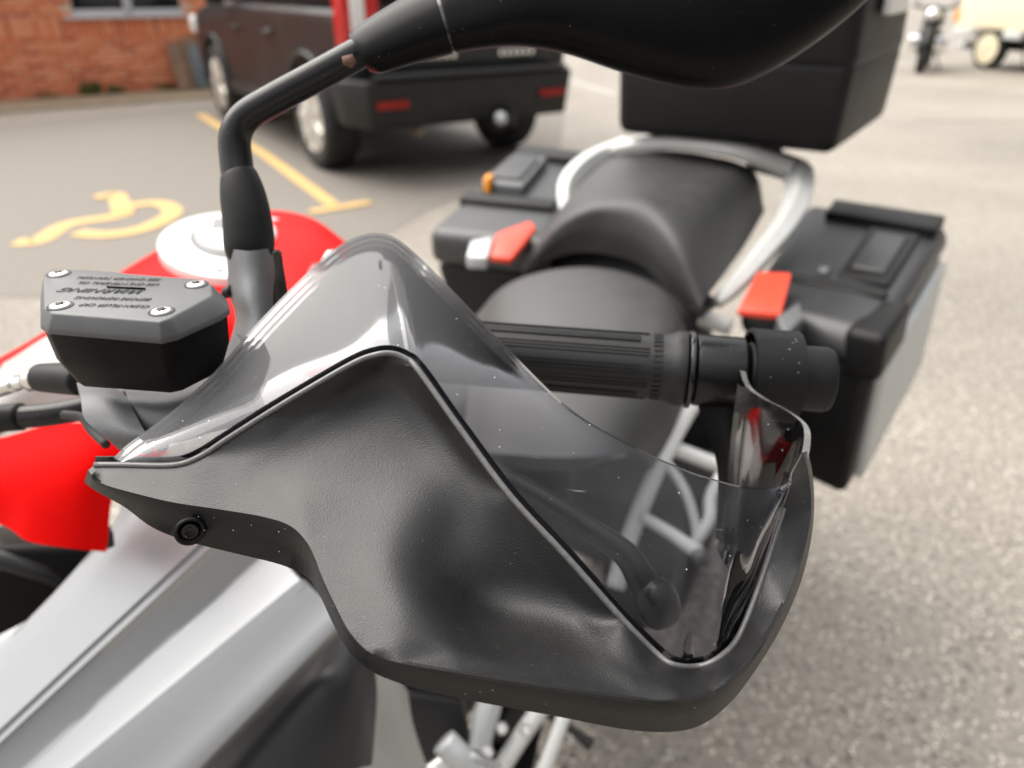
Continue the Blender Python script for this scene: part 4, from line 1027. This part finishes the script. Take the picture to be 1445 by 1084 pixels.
# ---- smoked deflector
BT = [(180, 656), (232, 657), (262, 653), (320, 620), (380, 582), (440, 546), (500, 512), (530, 501), (552, 499), (572, 506), (590, 522), (650, 606), (720, 700), (800, 786), (880, 876), (930, 926), (955, 940), (984, 941), (1010, 932), (1038, 906), (1060, 858), (1080, 800), (1098, 740), (1114, 690)]
TP = [(162, 648), (180, 630), (205, 612), (255, 573), (310, 520), (365, 457), (430, 391), (470, 355), (503, 336), (538, 331), (575, 350), (650, 424), (730, 508), (810, 583), (900, 634), (950, 657), (980, 669), (1010, 678), (1035, 685), (1060, 689), (1080, 690), (1098, 687), (1109, 682), (1116, 674)]
TD = [.302, .304, .306, .313, .322, .333, .345, .350, .352, .352, .348, .336, .320, .305, .292, .286, .284, .283, .284, .286, .289, .293, .297, .301]
BD = field(BT); drows = []
for k in (0, .2, .4, .6, .8, 1):
    drows.append([(b[0] * (1 - k) + t[0] * k, b[1] * (1 - k) + t[1] * k, (bd + .0060) * (1 - k) + td * k - 4 * k * (1 - k) * (.0035 if b[0] < 600 else .006)) for b, t, bd, td in zip(BT, TP, BD, TD)])
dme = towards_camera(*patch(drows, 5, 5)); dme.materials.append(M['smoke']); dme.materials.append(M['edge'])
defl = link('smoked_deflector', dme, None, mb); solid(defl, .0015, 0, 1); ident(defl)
# return of the deflector round the bar end
ret = [
    [(1118, 676, .302), (1132, 655, .310), (1139, 625, .322), (1136, 600, .335), (1112, 580, .348), (1078, 562, .362), (1056, 545, .374), (1047, 520, .384)],
    [(1098, 740, .2955), (1108, 735, .306), (1112, 715, .322), (1108, 690, .336), (1092, 668, .350), (1066, 650, .364), (1046, 632, .375), (1036, 610, .384)],
    [(1080, 800, .289), (1088, 800, .302), (1090, 790, .322), (1084, 770, .340), (1072, 750, .353), (1052, 730, .366), (1036, 712, .377), (1028, 696, .386)],
    [(1058, 860, .282), (1066, 862, .300), (1066, 856, .322), (1060, 842, .340), (1048, 825, .355), (1034, 806, .368), (1022, 790, .379), (1016, 776, .388)],
]
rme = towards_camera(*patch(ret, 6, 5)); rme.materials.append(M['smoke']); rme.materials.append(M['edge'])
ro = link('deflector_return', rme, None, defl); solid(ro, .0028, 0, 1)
# moulded screw boss on the deflector
c = P(228, 628, .3035)
vs_, fs_ = lathe_pts([(.0026, -.001), (.0028, .0006), (.0022, .0009), (.0020, .0002)], 24)
link('deflector_stud', mesh(along(vs_, c, c + (Vector((0, 0, CH)) - c).normalized()), fs_), 'cast', defl)
# inner arm of the guard mount, from the ring down behind the deflector
patch_obj('mount_arm', [
    pr([(978, 540), (1035, 548), (1062, 560)], [.404, .398, .402]),
    pr([(990, 592), (1034, 600), (1062, 612)], [.402, .396, .398]),
    pr([(1012, 660), (1030, 664), (1050, 672)], [.398, .392, .394]),
    pr([(1010, 760), (1020, 765), (1035, 772)], [.392, .386, .388]),
], 'res', mb, .006)

# ================================================================= TOP BOX
tbx = thing('top_box', 'black plastic top box on the rear rack above the seat', 'luggage case', tuple(P(1050, 190, 1.5)))
def tb_hex(name, v_top, v_bot, m, lift=0):
    def q(v, z):
        # corners at a common height level z (fraction up)
        return v
    return None
b_fl, b_fr, b_br, b_bl = P(868, 190, 1.46), P(1176, 226, 1.27), P(1250, 160, 1.58), P(950, 150, 1.80)
up = Vector((0, 0, 1))
def tbl(z, k=1.0):
    c = (b_fl + b_fr + b_br + b_bl) / 4; out = []
    for p in (b_fl, b_fr, b_br, b_bl):
        q = c + (p - c) * k; out.append(Vector((q.x, q.y, 0)) + up * (p.z * .25 + c.z * .75 + z))
    return out
hexa('box_base', tbl(.15, 1.02), tbl(0, .99), 'case', tbx, .02, 4)
hexa('box_lid', [p for p in tbl(.34, .98)], tbl(.125, 1.028), 'case', tbx, .025, 4)
L0 = tbl(.2, 1.045)
hexa('side_reflector', [L0[1] + (L0[2] - L0[1]) * a + up * b + Vector((.012, -.008, 0)) for a, b in ((.25, .01), (.6, .01), (.6, .055), (.25, .055))],
     [L0[1] + (L0[2] - L0[1]) * a + up * b for a, b in ((.25, .01), (.6, .01), (.6, .055), (.25, .055))], 'white', tbx, .003)

# ================================================================= PANNIERS
def pannier(label, T, B, m_top, m_face):
    o = thing('pannier', label, 'pannier', tuple(sum(B, Vector()) / 4), 0, 'side cases of the motorcycle')
    return o
pr_ = thing('pannier', 'black pannier with pale metal side, hanging nearer the camera beside the grip end', 'pannier', tuple(P(1180, 640, 1.3)))
T = [P(1245, 474, .99), P(1342, 316, 1.42), P(1139, 284, 1.58), P(1040, 428, 1.17)]
B = [P(1190, 706, 1.12), P(1292, 520, 1.52), P(1150, 470, 1.70), P(1075, 650, 1.30)]
Lo = [T[i] * .82 + B[i] * .18 for i in range(4)]
cT = sum(T, Vector()) / 4; cB = sum(Lo, Vector()) / 4
hexa('case_body', Lo, B, 'case', pr_, .02, 4)
hexa('case_lid', [cT + (p - cT) * .97 for p in T], [cB + (p - cB) * 1.05 for p in Lo], 'casel', pr_, .022, 4)
hexa('corner_guard', [T[0] + Vector((.0, -.012, .003)), T[0] * .75 + T[1] * .25 + Vector((.012, -.004, .003)), T[0] * .55 + T[1] * .2 + T[3] * .25, T[0] * .75 + T[3] * .25 + Vector((0, -.012, .003))],
     [Lo[0] + Vector((.004, -.014, -.02)), Lo[0] * .75 + Lo[1] * .25 + Vector((.014, -.004, -.02)), Lo[0] * .55 + Lo[1] * .2 + Lo[3] * .25, Lo[0] * .75 + Lo[3] * .25 + Vector((0, -.014, -.02))], 'case', pr_, .014, 4)
def onface(a, b, c, d, s, t): return (a * (1 - s) + b * s) * (1 - t) + (d * (1 - s) + c * s) * t
side = [onface(Lo[0], Lo[1], B[1], B[0], s, t) for s, t in ((.06, .06), (.94, .04), (.95, .93), (.10, .95))]
n_ = (side[1] - side[0]).cross(side[3] - side[0]).normalized(); n_ = n_ if n_.x > 0 else -n_
hexa('metal_side', [p + n_ * .012 for p in side], [p - n_ * .01 for p in side], 'alu', pr_, .006)
def on_top(cn, s0, t0, s1, t1, h0, h1, m, name, par, bev=.005, skew=0):
    q = [onface(cn[0], cn[1], cn[2], cn[3], s, t) for s, t in ((s0, t0), (s1, t0), (s1, t1), (s0, t1))]
    return hexa(name, [p + up * h1 for p in q], [p + up * h0 for p in q], m, par, bev)
on_top(T, .30, .12, .78, .46, -.005, .010, 'case', 'lid_panel', pr_)
on_top(T, .36, .18, .70, .40, .006, .016, 'casel', 'handle', pr_)
on_top(T, .82, .04, .99, .8, -.01, .016, 'case', 'hinge_cover', pr_)
on_top(T, .22, .10, .26, .75, -.005, .008, 'case', 'strap', pr_)
on_top(T, .30, .52, .34, .60, .0, .012, 'cast', 'lock', pr_)
q = [P(1068, 386, 1.17), P(1117, 388, 1.16), P(1102, 446, 1.06), P(1040, 440, 1.08)]
hexa('red_latch', [p + up * .004 for p in q], [p - up * .008 for p in q], 'orange', pr_, .004)
q = [P(1096, 446, 1.06), P(1128, 425, 1.09), P(1135, 448, 1.05), P(1108, 474, 1.02)]
hexa('grey_clasp', [p + up * .001 for p in q], [p - up * .03 for p in q], 'cast', pr_, .004)

pl_ = thing('pannier', 'black pannier on the far side, left of the seat with a white clasp', 'pannier', tuple(P(690, 470, 1.6)))
T2 = [P(602, 342, 1.36), P(768, 352, 1.28), P(822, 218, 1.75), P(738, 206, 1.86)]
T2 = [P(598, 326, 1.42), P(772, 344, 1.30), P(832, 222, 1.78), P(735, 210, 1.90)]
B2 = [p - up * .34 + Vector((.07, .08, 0)) for p in T2]
Lo2 = [T2[i] * .80 + B2[i] * .20 for i in range(4)]; cT2 = sum(T2, Vector()) / 4; cB2 = sum(Lo2, Vector()) / 4
hexa('case_body', Lo2, B2, 'case', pl_, .02, 4)
hexa('case_lid', [cT2 + (p - cT2) * .97 for p in T2], [cB2 + (p - cB2) * 1.04 for p in Lo2], 'casel', pl_, .022, 4)
on_top(T2, .02, .28, .92, .36, -.01, .012, 'case', 'hinge_cover', pl_)
on_top(T2, .10, .42, .55, .80, -.005, .022, 'cast', 'lid_panel', pl_)
on_top(T2, .14, .46, .50, .74, .015, .030, 'casel', 'handle', pl_)
on_top(T2, .05, .86, .9, .98, -.01, .015, 'case', 'strap', pl_)
on_top(T2, .15, .40, .22, .45, .0, .035, 'amber', 'key_tag', pl_)
q = [P(700, 330, 1.33), P(748, 312, 1.38), P(757, 322, 1.36), P(722, 366, 1.25), P(692, 362, 1.26)]
hexa('red_latch', [p + up * .002 for p in q], [p - up * .010 for p in q], 'orange', pl_, .004)
q = [P(664, 340, 1.33), P(696, 334, 1.33), P(688, 364, 1.27), P(658, 362, 1.28)]
hexa('white_clasp', [p + up * .001 for p in q], [p - up * .022 for p in q], 'alu', pl_, .004)
